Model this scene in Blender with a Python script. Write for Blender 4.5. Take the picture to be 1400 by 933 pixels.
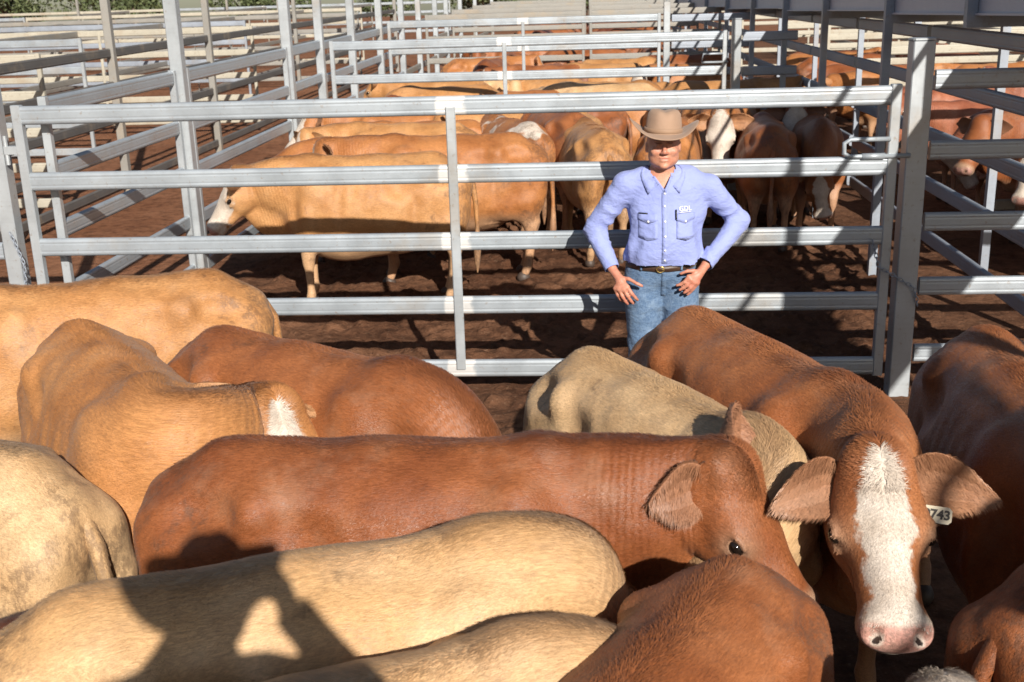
import bpy, math, random
import numpy as np
from math import radians as rad, sin, cos, pi
random.seed(7); RNG = np.random.default_rng(7)
for o in list(bpy.data.objects): bpy.data.objects.remove(o, do_unlink=True)
SC = bpy.context.scene; COL = SC.collection

# ------------------------------------------------------------------ camera
EYE = 2.39; YAW = 0.0748; PITCH = 0.29; ROLL = -0.0295
def rz(v): return np.array([cos(YAW)*v[0]-sin(YAW)*v[1], sin(YAW)*v[0]+cos(YAW)*v[1], v[2]])
_F = rz((0, cos(PITCH), -sin(PITCH))); _U = rz((0, sin(PITCH), cos(PITCH))); _R = rz((1., 0, 0))
_R2 = cos(ROLL)*_R+sin(ROLL)*_U; _U2 = -sin(ROLL)*_R+cos(ROLL)*_U
from mathutils import Matrix, Vector
cd = bpy.data.cameras.new('camera'); cam = bpy.data.objects.new('camera', cd); COL.objects.link(cam)
m = Matrix(((_R2[0], _U2[0], -_F[0], 0), (_R2[1], _U2[1], -_F[1], 0), (_R2[2], _U2[2], -_F[2], EYE), (0, 0, 0, 1)))
cam.matrix_world = m
cd.sensor_width = 36; cd.lens = 36*1500/1400; cd.clip_start = .05; cd.clip_end = 2000
cd.dof.use_dof = True; cd.dof.focus_distance = 4.2; cd.dof.aperture_fstop = 6.3
SC.camera = cam
# ------------------------------------------------------------------ light
SUN_AZ = rad(-19.8); SUN_EL = rad(27.5)           # the direction the light travels towards, and its elevation
W = bpy.data.worlds.new('World'); SC.world = W; W.use_nodes = True
nt = W.node_tree; bg = nt.nodes['Background']; sky = nt.nodes.new('ShaderNodeTexSky')
sky.sky_type = 'NISHITA'; sky.sun_disc = False; sky.sun_elevation = SUN_EL; sky.sun_rotation = SUN_AZ+pi
sky.air_density = 1.0; sky.dust_density = 1.0
nt.links.new(sky.outputs[0], bg.inputs[0]); bg.inputs[1].default_value = 0.05
ld = bpy.data.lights.new('sun', 'SUN'); ld.energy = 5.0; ld.angle = rad(.55); ld.color = (1, .93, .84)
lo = bpy.data.objects.new('sun', ld); COL.objects.link(lo)
tv = Vector((sin(SUN_AZ)*cos(SUN_EL), cos(SUN_AZ)*cos(SUN_EL), -sin(SUN_EL)))
lo.rotation_euler = tv.to_track_quat('-Z', 'Y').to_euler(); lo.location = (6, -10, 12)
SC.view_settings.view_transform = 'Standard'; SC.view_settings.look = 'None'
SC.view_settings.exposure = 0.42; SC.view_settings.gamma = 1

# ------------------------------------------------------------------ helpers
def tag(o, label=None, cat=None, group=None, kind=None):
    if label: o['label'] = label
    if cat: o['category'] = cat
    if group: o['group'] = group
    if kind: o['kind'] = kind
    return o
def empty(name, loc=(0, 0, 0), rotz=0, label=None, cat=None, group=None):
    o = bpy.data.objects.new(name, None); COL.objects.link(o); o.empty_display_size = .1
    o.location = loc; o.rotation_euler = (0, 0, rotz)
    return tag(o, label, cat, group)
def link(name, me, parent=None):
    o = bpy.data.objects.new(name, me); COL.objects.link(o)
    if parent is not None: o.parent = parent
    return o
def mesh(name, V, Fc, mats=None, smooth=True, fm=None):
    """V (n,3) array, Fc list/array of faces."""
    me = bpy.data.meshes.new(name)
    V = np.asarray(V, dtype=np.float32)
    if isinstance(Fc, np.ndarray):
        n, k = Fc.shape
        me.vertices.add(len(V)); me.vertices.foreach_set('co', V.ravel())
        me.loops.add(n*k); me.loops.foreach_set('vertex_index', Fc.astype(np.int32).ravel())
        me.polygons.add(n); me.polygons.foreach_set('loop_start', np.arange(0, n*k, k, dtype=np.int32))
    else:
        me.from_pydata([tuple(map(float, v)) for v in V], [], [tuple(int(i) for i in f) for f in Fc])
    me.update(calc_edges=True)
    me.polygons.foreach_set('use_smooth', np.full(len(me.polygons), smooth))
    for mt in (mats or []): me.materials.append(mt)
    if fm is not None: me.polygons.foreach_set('material_index', np.asarray(fm, dtype=np.int32))
    me.validate(); me.update()
    return me
def attr(me, name, arr):
    arr = np.asarray(arr, dtype=np.float32)
    if arr.ndim == 1:
        a = me.attributes.new(name, 'FLOAT', 'POINT'); a.data.foreach_set('value', arr)
    else:
        a = me.attributes.new(name, 'FLOAT_VECTOR', 'POINT'); a.data.foreach_set('vector', arr.ravel())

# ---- implicit surfaces: a field of blended shapes turned into ONE continuous mesh
class Field:
    def __init__(s, xs, ys, zs, mirror=False):
        s.xs, s.ys, s.zs = map(np.asarray, (xs, ys, zs))
        s.F = np.full((len(xs), len(ys), len(zs)), .5, dtype=np.float32)
    def _box(s, lo, hi):
        sl = []
        for a, l, h in zip((s.xs, s.ys, s.zs), lo, hi):
            i0 = max(0, int(np.searchsorted(a, l))-1); i1 = min(len(a), int(np.searchsorted(a, h))+1)
            if i1-i0 < 1: return None, None
            sl.append(slice(i0, i1))
        X = s.xs[sl[0]][:, None, None]; Y = s.ys[sl[1]][None, :, None]; Z = s.zs[sl[2]][None, None, :]
        return tuple(sl), (X, Y, Z)
    def comb(s, sl, d, k, sub=False):
        A = s.F[sl]; d = d.astype(np.float32)
        if sub: A2 = -A; h = np.clip(.5+.5*(d-A2)/k, 0, 1); r = -((d*(1-h)+A2*h)-k*h*(1-h))
        else: h = np.clip(.5+.5*(d-A)/k, 0, 1); r = (d*(1-h)+A*h)-k*h*(1-h)
        s.F[sl] = r
    def ell(s, c, r, k=.05, M=None, sub=False, both=False):
        if both: s.ell(c, r, k, M, sub); c = (c[0], -c[1], c[2])
        if both and M is not None: S = np.diag([1, -1, 1.]); M = S@M@S
        c = np.array(c, float); r = np.array(r, float); m_ = r.max()+max(k, .04)*1.6
        sl, g = s._box(c-m_, c+m_)
        if sl is None: return
        X, Y, Z = g[0]-c[0], g[1]-c[1], g[2]-c[2]
        if M is not None:
            X, Y, Z = (M[0, 0]*X+M[1, 0]*Y+M[2, 0]*Z, M[0, 1]*X+M[1, 1]*Y+M[2, 1]*Z, M[0, 2]*X+M[1, 2]*Y+M[2, 2]*Z)
        k0 = np.sqrt((X/r[0])**2+(Y/r[1])**2+(Z/r[2])**2); k1 = np.sqrt((X/r[0]**2)**2+(Y/r[1]**2)**2+(Z/r[2]**2)**2)+1e-9
        s.comb(sl, k0*(k0-1)/k1, k, sub)
    def cone(s, a, b, ra, rb, k=.04, sq=None, sub=False, both=False):
        """tapered capsule; sq=(axis, factor) squashes it across one world axis"""
        if both: s.cone(a, b, ra, rb, k, sq, sub); a = (a[0], -a[1], a[2]); b = (b[0], -b[1], b[2])
        a = np.array(a, float); b = np.array(b, float); rm = max(ra, rb)+max(k, .04)*1.6
        sl, g = s._box(np.minimum(a, b)-rm, np.maximum(a, b)+rm)
        if sl is None: return
        P = [g[i]-a[i] for i in range(3)]; d = b-a; f = np.ones(3)
        if sq is not None: f[sq[0]] = sq[1]
        d2 = d*f; P2 = [P[i]*f[i] for i in range(3)]
        t = np.clip((P2[0]*d2[0]+P2[1]*d2[1]+P2[2]*d2[2])/(d2@d2+1e-12), 0, 1)
        q = np.sqrt(sum((P2[i]-t*d2[i])**2 for i in range(3)))-(ra+(rb-ra)*t)
        s.comb(sl, q/max(1, f.max()*.7), k, sub)
    def mesh(s, smooth=1):
        F = s.F; xs, ys, zs = s.xs, s.ys, s.zs; S = F < 0
        cnt = sum(S[i:F.shape[0]-1+i, j:F.shape[1]-1+j, k:F.shape[2]-1+k].astype(np.int8) for i in (0, 1) for j in (0, 1) for k in (0, 1))
        act = (cnt > 0) & (cnt < 8); I, J, K = np.nonzero(act)
        idx = np.full(act.shape, -1, dtype=np.int64); idx[I, J, K] = np.arange(len(I))
        acc = np.zeros((len(I), 3)); n = np.zeros(len(I))
        ax = (xs, ys, zs)
        for d in range(3):
            o1, o2 = [q for q in range(3) if q != d]
            for u in (0, 1):
                for v in (0, 1):
                    off = [0, 0, 0]; off[o1] = u; off[o2] = v
                    A = [I+off[0], J+off[1], K+off[2]]; B = [q.copy() for q in A]; B[d] = B[d]+1
                    fa, fb = F[tuple(A)], F[tuple(B)]; cr = (fa < 0) != (fb < 0)
                    t = np.where(cr, fa/np.where(cr, fa-fb, 1), 0)
                    for e in range(3):
                        p = ax[e][A[e]] + (t*(ax[e][B[e]]-ax[e][A[e]]) if e == d else 0)
                        acc[:, e] += np.where(cr, p, 0)
                    n += cr
        V = acc/n[:, None]; Q = []
        for d in range(3):
            o1, o2 = (d+1) % 3, (d+2) % 3
            sa = [slice(1, -1)]*3; sb = [slice(1, -1)]*3
            sa[d] = slice(0, -1); sb[d] = slice(1, None)
            a, b = S[tuple(sa)], S[tuple(sb)]
            P = np.argwhere(a != b); sgn = a[tuple(P.T)]
            for e in (o1, o2): P[:, e] += 1
            def cell(du, dv):
                q = P.copy(); q[:, o1] -= du; q[:, o2] -= dv
                return idx[tuple(q.T)]
            q = np.stack([cell(1, 1), cell(0, 1), cell(0, 0), cell(1, 0)], 1)
            q[~sgn] = q[~sgn][:, ::-1]; Q.append(q)
        Q = np.concatenate(Q); Q = Q[(Q >= 0).all(1)]
        for _ in range(smooth):
            a = np.zeros_like(V); c = np.zeros(len(V))
            for i in range(4):
                for j in ((i+1) % 4, (i+3) % 4):
                    np.add.at(a, Q[:, i], V[Q[:, j]]); np.add.at(c, Q[:, i], 1)
            V = V*.5+.5*a/np.maximum(c, 1)[:, None]
        return V, Q
def axis(*segs):
    """segments (start, end, step) joined to one uneven grid axis"""
    out = []
    for a, b, st in segs: out.append(np.linspace(a, b, max(2, int(round((b-a)/st))+1))[:-1])
    out.append([segs[-1][1]]); return np.concatenate(out)
def rotm(ax, a):
    c, s = cos(a), sin(a)
    return {'x': np.array([[1, 0, 0], [0, c, -s], [0, s, c]]), 'y': np.array([[c, 0, s], [0, 1, 0], [-s, 0, c]]), 'z': np.array([[c, -s, 0], [s, c, 0], [0, 0, 1]])}[ax]
def vnormals(V, Q):
    N = np.zeros_like(V); e = np.cross(V[Q[:, 2]]-V[Q[:, 0]], V[Q[:, 3]]-V[Q[:, 1]])
    for i in range(4): np.add.at(N, Q[:, i], e)
    return N/(np.linalg.norm(N, axis=1)[:, None]+1e-12)
def sstep(a, b, x):
    t = np.clip((x-a)/(b-a), 0, 1); return t*t*(3-2*t)
def vnoise(P, sc, seed=0):
    """smooth value noise on points"""
    P = P*sc; i = np.floor(P).astype(np.int64); f = P-i; f = f*f*(3-2*f); out = 0
    for dx in (0, 1):
        for dy in (0, 1):
            for dz in (0, 1):
                h = (i[:, 0]+dx)*73856093 ^ (i[:, 1]+dy)*19349663 ^ (i[:, 2]+dz)*83492791 ^ seed*2654435
                h = (h*1103515245+12345) & 0x7fffffff; h = (h ^ (h >> 13))*1274126177 & 0x7fffffff
                w = (f[:, 0] if dx else 1-f[:, 0])*(f[:, 1] if dy else 1-f[:, 1])*(f[:, 2] if dz else 1-f[:, 2])
                out = out+w*(h/0x7fffffff)
    return out*2-1
# ------------------------------------------------------------------ node helper
class NT:
    def __init__(s, name):
        s.m = bpy.data.materials.new(name); s.m.use_nodes = True; s.t = s.m.node_tree
        s.b = s.t.nodes['Principled BSDF']; s.out = s.t.nodes['Material Output']
    def n(s, kind, **kw):
        nd = s.t.nodes.new(kind)
        ins = kw.pop('i', {})
        for k, v in kw.items(): setattr(nd, k, v)
        for k, v in ins.items(): s.set(nd.inputs[k], v)
        return nd
    def set(s, sock, v):
        if isinstance(v, bpy.types.NodeSocket): s.t.links.new(v, sock)
        elif isinstance(v, bpy.types.Node): s.t.links.new(v.outputs[0], sock)
        else:
            if sock.type == 'RGBA' and len(v) == 3: v = (*v, 1)
            sock.default_value = v
    def math(s, op, a, b=0., c=0., clamp=False):
        nd = s.t.nodes.new('ShaderNodeMath'); nd.operation = op; nd.use_clamp = clamp
        s.set(nd.inputs[0], a); s.set(nd.inputs[1], b); s.set(nd.inputs[2], c); return nd.outputs[0]
    def mix(s, f, a, b, mode='MIX'):
        nd = s.t.nodes.new('ShaderNodeMix'); nd.data_type = 'RGBA'; nd.blend_type = mode
        s.set(nd.inputs[0], f); s.set(nd.inputs[6], a); s.set(nd.inputs[7], b); return nd.outputs[2]
    def noise(s, vec, scale, detail=3, rough=.5, out=0):
        nd = s.n('ShaderNodeTexNoise', i={'Scale': scale, 'Detail': detail, 'Roughness': rough})
        if vec is not None: s.set(nd.inputs['Vector'], vec)
        return nd.outputs[out]
    def mp(s, vec, scale=(1, 1, 1), loc=(0, 0, 0), rot=(0, 0, 0)):
        nd = s.n('ShaderNodeMapping', i={'Vector': vec, 'Scale': scale, 'Location': loc, 'Rotation': rot}); return nd.outputs[0]
    def ramp(s, f, lo, hi, a=0., b=1.):
        nd = s.n('ShaderNodeMapRange', i={'Value': f, 'From Min': lo, 'From Max': hi, 'To Min': a, 'To Max': b}); nd.interpolation_type = 'SMOOTHSTEP'; return nd.outputs[0]
    def bump(s, h, st, dist, nrm=None):
        nd = s.n('ShaderNodeBump', i={'Height': h, 'Strength': st, 'Distance': dist})
        if nrm is not None: s.set(nd.inputs['Normal'], nrm)
        return nd.outputs[0]
    def p(s, **kw):
        for k, v in kw.items(): s.set(s.b.inputs[k.replace('_', ' ')], v)
        return s.m
# ------------------------------------------------------------------ cattle
# one coat material: the masks sit on the mesh (where an animal is white, pale, dark), the coat colour on the object
def coat_material(eyes=False):
    t = NT('cattle_coat')
    rest = t.n('ShaderNodeAttribute', attribute_name='rest').outputs['Vector']
    tint = t.n('ShaderNodeAttribute', attribute_type='OBJECT', attribute_name='tint').outputs['Color']
    light = t.n('ShaderNodeAttribute', attribute_type='OBJECT', attribute_name='tint2').outputs['Color']
    face = t.n('ShaderNodeAttribute', attribute_type='OBJECT', attribute_name='face').outputs['Fac']
    patch = t.n('ShaderNodeAttribute', attribute_type='OBJECT', attribute_name='patch').outputs['Fac']
    seed = t.n('ShaderNodeAttribute', attribute_type='OBJECT', attribute_name='seed').outputs['Fac']
    blaze = t.n('ShaderNodeAttribute', attribute_name='blaze').outputs['Fac']
    pale = t.n('ShaderNodeAttribute', attribute_name='pale').outputs['Fac']
    muzz = t.n('ShaderNodeAttribute', attribute_name='muzz').outputs['Fac']
    dark = t.n('ShaderNodeAttribute', attribute_name='dark').outputs['Fac']
    wr = t.n('ShaderNodeAttribute', attribute_name='wrinkle').outputs['Fac']
    sv = t.n('ShaderNodeCombineXYZ', i={0: seed, 1: t.math('MULTIPLY', seed, 1.7), 2: 0.}).outputs[0]
    rs = t.n('ShaderNodeVectorMath', operation='ADD', i={0: rest, 1: sv}).outputs[0]
    # soft cloudy tone, streaky hair tone
    big = t.noise(rs, 3.2, 3, .55); mid = t.noise(rs, 11, 4, .6)
    hair = t.noise(t.mp(rs, (34, 150, 150), rot=(0, .35, 0)), 1.0, 4, .65)
    hair2 = t.noise(t.mp(rs, (70, 330, 330), rot=(0, .5, 0)), 1.0, 2, .6)
    c = t.mix(t.ramp(big, .33, .7), tint, light)
    c = t.mix(t.ramp(mid, .35, .75, 0, .35), c, t.mix(1., c, (.62, .55, .5), 'MULTIPLY'))
    c = t.mix(t.math('MULTIPLY', pale, .75), c, t.mix(.55, light, (.62, .5, .36)))
    c = t.mix(t.math('MULTIPLY', dark, .7), c, t.mix(1., c, (.38, .3, .27), 'MULTIPLY'))
    n1 = t.noise(rs, 16, 3, .7)
    bz = t.math('ADD', blaze, t.math('MULTIPLY', t.math('SUBTRACT', n1, .5), .10))
    wm = t.ramp(t.math('SUBTRACT', face, bz), -.010, .012)
    pn = t.noise(rs, 2.1, 3, .6)
    wp = t.ramp(t.math('ADD', pn, patch), .98, 1.02)
    c = t.mix(t.math('MAXIMUM', wm, wp), c, t.mix(t.ramp(mid, .3, .7), (.66, .58, .50), (.52, .44, .36)))
    c = t.mix(muzz, c, t.mix(t.ramp(t.noise(rest, 90, 2), .45, .6), (.50, .26, .21), (.36, .20, .16)))
    c = t.mix(t.ramp(dark, .91, .985), c, (.025, .014, .012))
    k = t.math('ADD', t.math('MULTIPLY', hair, .75), t.math('MULTIPLY', hair2, .75))
    k = t.ramp(k, .45, 1.05, .70, 1.22)
    c = t.mix(1., c, t.n('ShaderNodeCombineColor', i={0: k, 1: k, 2: k}).outputs[0], 'MULTIPLY')
    # dried mud and dung flecks
    dirt = t.math('MULTIPLY', t.ramp(t.noise(rs, 7, 5, .75), .60, .74), t.ramp(t.noise(rs, 40, 3, .7), .42, .6))
    c = t.mix(t.math('MULTIPLY', dirt, .35), c, (.11, .07, .045))
    low = t.n('ShaderNodeSeparateXYZ', i={0: rest}).outputs
    dung = t.math('MULTIPLY', t.ramp(t.math('ADD', t.noise(rs, 5.5, 4, .7), t.math('MULTIPLY', t.ramp(low[0], -.35, -.85), .22)), .62, .74), t.ramp(t.noise(t.mp(rs, (60, 60, 22)), 1., 3, .7), .38, .55))
    c = t.mix(t.math('MULTIPLY', dung, .48), c, (.075, .045, .030))
    dust = t.ramp(t.noise(rs, 4.2, 5, .65), .50, .72, 0, .16)
    c = t.mix(dust, c, (.46, .33, .23))
    nrm = t.bump(big, .25, .03)
    nrm = t.bump(mid, .35, .012, nrm)
    wv = t.n('ShaderNodeTexWave', i={'Scale': 13., 'Distortion': 3., 'Detail': 2., 'Detail Scale': 1.5, 'Vector': rs}); wv.bands_direction = 'X'
    nrm = t.bump(wv.outputs['Fac'], t.math('MULTIPLY', wr, .22), .006, nrm)
    nrm = t.bump(k, .5, .004, nrm)
    t.p(Base_Color=c, Normal=nrm, Roughness=t.ramp(hair, .3, .7, .42, .60), Specular_IOR_Level=.42)
    t.set(t.b.inputs['Sheen Weight'], .05); t.set(t.b.inputs['Sheen Roughness'], .4)
    return t.m
M_COAT = coat_material()
M_EYE = NT('animal_eye').p(Base_Color=(.012, .008, .006), Roughness=.06)
M_HOOF = NT('hoof').p(Base_Color=(.07, .05, .04), Roughness=.55)
M_TAG = NT('ear_tag_plastic').p(Base_Color=(.62, .56, .42), Roughness=.4)
M_TAGNUM = NT('ear_tag_number').p(Base_Color=(.05, .045, .04), Roughness=.6)

HP = np.array([1.00, 0, 1.20]); HA = rad(48)       # poll and slope of the face
HE = (np.array([cos(HA), 0, -sin(HA)]), np.array([0, 1., 0]), np.array([sin(HA), 0, cos(HA)])); HS = 1.13
HM = np.stack(HE, 1)
HW = 1.24                                          # how much wider than a plain skull
def hp(u, v, w): return HP+HS*(HE[0]*u+HE[1]*v*HW+HE[2]*w)

def cow_field(fine):
    s = 1. if fine else 1.9
    xs = axis((-1.0, .86, .019*s), (.86, 1.50, .0085*s)); ys = axis((-.42, -.19, .019*s), (-.19, .19, .0095*s), (.19, .42, .019*s))
    zs = axis((-.02, .60, .019*s), (.60, 1.36, .0105*s))
    F = Field(xs, ys, zs)
    # barrel, belly, loin
    F.ell((.02, 0, .795), (.62, .290, .385), .05)
    F.ell((.22, 0, .765), (.42, .27, .395), .10)
    F.ell((-.20, 0, .80), (.44, .280, .375), .10)
    F.ell((-.46, 0, .93), (.36, .215, .245), .10)
    # back line: broad loin, spine, withers, hips, tail head
    F.cone((-.50, 0, 1.08), (.30, 0, 1.085), .085, .075, .11, (1, .6))
    F.cone((-.55, 0, 1.140), (.38, 0, 1.130), .028, .028, .10)
    F.cone((.26, 0, 1.11), (.46, 0, 1.115), .05, .055, .09)
    F.ell((-.40, .205, 1.065), (.060, .042, .045), .055, both=True)       # hooks
    F.cone((-.40, .175, 1.05), (-.74, .10, .955), .05, .045, .09, both=True)
    F.ell((-.755, .095, .965), (.04, .04, .05), .05, both=True)          # pins
    F.cone((-.52, 0, 1.10), (-.75, 0, 1.045), .065, .038, .09)
    # thigh, gaskin, hind leg
    F.ell((-.58, .135, .80), (.215, .115, .30), .08, rotm('y', .15), both=True)
    F.cone((-.60, .14, .66), (-.655, .145, .47), .115, .055, .06, both=True)
    F.cone((-.36, .17, .74), (-.45, .16, .60), .09, .08, .08, both=True)   # stifle
    F.cone((-.70, .145, .50), (-.655, .145, .44), .035, .042, .04, both=True)
    F.cone((-.665, .145, .45), (-.63, .145, .13), .037, .028, .03, (0, .8), both=True)
    F.cone((-.625, .145, .13), (-.60, .145, .07), .036, .034, .02, both=True)
    # shoulder, fore leg
    F.ell((.42, .175, .91), (.120, .080, .24), .065, rotm('y', -.28), both=True); F.cone((.36, .10, 1.08), (.50, .20, .78), .05, .07, .05, both=True)
    F.ell((.53, .16, .72), (.11, .085, .15), .08, both=True)
    F.cone((.46, .165, .68), (.50, .155, .46), .10, .052, .06, both=True)
    F.cone((.50, .155, .46), (.505, .155, .39), .050, .046, .03, both=True)
    F.cone((.505, .155, .40), (.50, .155, .12), .036, .028, .03, both=True)
    F.cone((.50, .155, .13), (.52, .155, .07), .037, .034, .02, both=True)
    # chest and neck
    F.ell((.52, 0, .74), (.22, .17, .23), .09)
    F.ell((.58, 0, .58), (.14, .075, .13), .08)
    F.cone((.46, 0, .98), (.70, 0, 1.02), .235, .20, .10, (1, 1.35))
    F.cone((.68, 0, 1.01), (.95, 0, 1.085), .205, .135, .08, (1, 1.40))
    F.cone((.62, 0, .58), (.97, 0, .86), .045, .035, .08); F.ell((.78, 0, .80), (.20, .055, .20), .09)                  # dewlap
    F.cone((.42, 0, 1.135), (.98, 0, 1.185), .04, .045, .09)
    # flank hollow in front of the hip, hollow behind shoulder
    F.ell((-.25, .305, 1.0), (.10, .085, .10), .07, sub=True, both=True)
    F.ell((.225, .345, .95), (.045, .065, .20), .06, sub=True, both=True); F.ell((.60, .27, .88), (.05, .08, .20), .06, sub=True, both=True)
    F.ell((-.60, .235, 1.07), (.13, .075, .07), .07, sub=True, both=True); F.ell((-.36, .33, .80), (.05, .08, .16), .06, sub=True, both=True)
    F.ell((-.86, 0, .80), (.06, .02, .22), .05, sub=True)
    # sheath / udder fold
    F.ell((-.28, 0, .50), (.13, .08, .06), .06)
    # ---- head
    def E(u, v, w, a, b, c, k=.03, sub=False, both=False, tilt=None):
        M = HM if tilt is None else HM@tilt
        F.ell(hp(u, v, w), (a*HS, b*HS*HW, c*HS), k, M, sub, both)
    def Cn(u, v, w, u2, v2, w2, a, b, k=.03, both=False, sub=False):
        F.cone(hp(u, v, w), hp(u2, v2, w2), a*HS, b*HS, k, None, sub, both)
    E(.055, 0, -.065, .10, .074, .095, .045)
    E(.02, 0, -.015, .05, .06, .045, .05)
    E(.135, 0, -.045, .135, .077, .052, .04)
    E(.16, .058, -.07, .070, .036, .05, .04, both=True)
    Cn(.15, 0, -.065, .40, 0, -.072, .068, .052, .04)
    Cn(.20, .028, -.085, .39, .022, -.09, .045, .042, .03, both=True)
    E(.125, .052, -.13, .105, .042, .080, .045, both=True)
    Cn(.10, .045, -.175, .36, .018, -.135, .042, .030, .04, both=True)
    E(.412, 0, -.085, .060, .066, .058, .03)
    E(.430, .034, -.068, .040, .032, .040, .02, both=True)
    E(.405, 0, -.138, .050, .052, .026, .015)
    E(.180, .087, -.047, .034, .018, .011, .010, both=True); E(.200, .083, -.092, .030, .012, .009, .012, both=True)        # brow, lower lid
    E(.190, .103, -.064, .026, .013, .019, .008, sub=True, both=True)
    E(.458, .040, -.040, .021, .013, .030, .005, sub=True, both=True, tilt=rotm('x', .5))
    E(.425, .07, -.118, .05, .02, .004, .008, sub=True, both=True)
    E(.465, 0, -.120, .03, .06, .004, .008, sub=True)
    E(.31, .088, -.10, .06, .014, .03, .03, sub=True, both=True)
    return F

def hloc(V):
    d = (V-HP)/HS
    return d@HE[0], (d@HE[1])/HW, d@HE[2]

def ear_mesh(side, ang, L=.225, n=11):
    """cupped leaf-shaped ear as a closed shell, side=+1/-1; returns V, Q, fringe weight"""
    rows = []; m_ = 12
    for i in range(n+1):
        t = i/n
        w = (.030+.047*sin(pi*min(1, t*.98)**.8))*(1-t**5*.75) if t < 1 else .006
        cen = np.array([0, t*L, -.02*t*t])
        for j in range(m_):
            a = 2*pi*j/m_
            cup = 1-.15*t
            x = w*sin(a); z = .011*cos(a)*(1-.5*t)+.55*(x*x/.055)*cup*(1 if True else 0)
            rows.append(cen+np.array([z-.02, 0, x]))
    V = np.array(rows); Q = []
    for i in range(n):
        for j in range(m_):
            Q.append([i*m_+j, i*m_+(j+1) % m_, (i+1)*m_+(j+1) % m_, (i+1)*m_+j])
    Q = np.array(Q)
    # opening faces forward (+x), lies out to the side (+y)
    M = rotm('z', ang[0])@rotm('x', ang[1])@rotm('y', ang[2])
    V = V@M.T
    V = V+np.array([-.01, .066, .0])
    V[:, 1] *= side
    if side > 0: Q = Q[:, ::-1]
    V2 = HP+HS*np.array([.035*HE[0]+(-.055)*HE[2]]) + V*1.05
    return V2, Q

def sphere_mesh(c, r, M=None, nu=14, nv=9):
    V = []; Q = []
    for i in range(nv+1):
        for j in range(nu):
            a, b = pi*i/nv, 2*pi*j/nu
            V.append((sin(a)*cos(b), sin(a)*sin(b), cos(a)))
    V = np.array(V)*np.array(r)
    if M is not None: V = V@M.T
    for i in range(nv):
        for j in range(nu): Q.append([i*nu+j, (i+1)*nu+j, (i+1)*nu+(j+1) % nu, i*nu+(j+1) % nu])
    return V+np.array(c), np.array(Q)

_cow = {}
def canonical(fine):
    """canonical standing animal: vertices, quads, per-vertex masks, material ids"""
    if fine in _cow: return _cow[fine]
    V, Q = cow_field(fine).mesh(1)
    Rt = V.copy(); N = vnormals(V, Q)
    # ribs, skin folds, small lumps
    rib = sstep(-.25, -.05, V[:, 0])*(1-sstep(.25, .36, V[:, 0]))*sstep(.12, .24, abs(V[:, 1]))*sstep(.62, .75, V[:, 2])*(1-sstep(1.0, 1.08, V[:, 2]))
    d = .0016*rib*np.sin((V[:, 0]+.25*(V[:, 2]-.8))*2*pi/.085)
    nk = sstep(.55, .70, V[:, 0])*(1-sstep(.90, .98, V[:, 0]))
    d += .0006*nk*np.sin((V[:, 0]*1.0-.25*V[:, 2]+.03*vnoise(V, 6, 3))*2*pi/.045)*sstep(-.2, .5, vnoise(V, 5, 5)+.3)
    hd_ = (V[:, 0] < .92); d += (.009*vnoise(V, 4.6, 1)+.0055*vnoise(V, 9., 6))*(V[:, 2] > .5)*hd_+.0025*vnoise(V, 18., 2)*hd_
    V = V+N*d[:, None]
    parts = [(V, Q, 0)]
    for sd in (1, -1):
        for x, y in ((-.585, .145*sd), (.535, .155*sd)):      # hooves
            hv, hq = sphere_mesh((x, y, .028), (.056, .046, .052))
            hv[:, 2] = np.maximum(hv[:, 2], .0); parts.append((hv, hq, 2))
        ev, eq = sphere_mesh(hp(.190, .0865*sd, -.065), (.027, .021, .019), HM); parts.append((ev, eq, 1))
    # tail, hanging from the tail head
    path = [(-.70, 0, 1.055, .034), (-.775, 0, 1.03, .032), (-.825, 0, .94, .028), (-.845, 0, .80, .021), (-.85, .01, .62, .016), (-.85, .01, .52, .022), (-.845, .01, .42, .032), (-.84, .01, .30, .022), (-.84, .01, .22, .004)]
    tv = []; tq = []; m_ = 8
    P = np.array(path)
    for i in range(len(P)):
        a = P[max(0, i-1), :3]; b = P[min(len(P)-1, i+1), :3]; dd = (b-a)/np.linalg.norm(b-a)
        n1 = np.array([0, 1., 0]); n2 = np.cross(dd, n1)
        for j in range(m_):
            an = 2*pi*j/m_; tv.append(P[i, :3]+P[i, 3]*(cos(an)*n1+sin(an)*n2))
        if i:
            for j in range(m_): tq.append([(i-1)*m_+j, (i-1)*m_+(j+1) % m_, i*m_+(j+1) % m_, i*m_+j])
    parts.append((np.array(tv), np.array(tq), 0))
    off = 0; VV = []; QQ = []; MM = []
    for v, q, mi in parts: VV.append(v); QQ.append(q+off); MM.append(np.full(len(q), mi)); off += len(v)
    V = np.concatenate(VV); Q = np.concatenate(QQ); MM = np.concatenate(MM)
    Rt = V.copy()
    _cow[fine] = (V, Q, MM, Rt); return _cow[fine]

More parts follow.
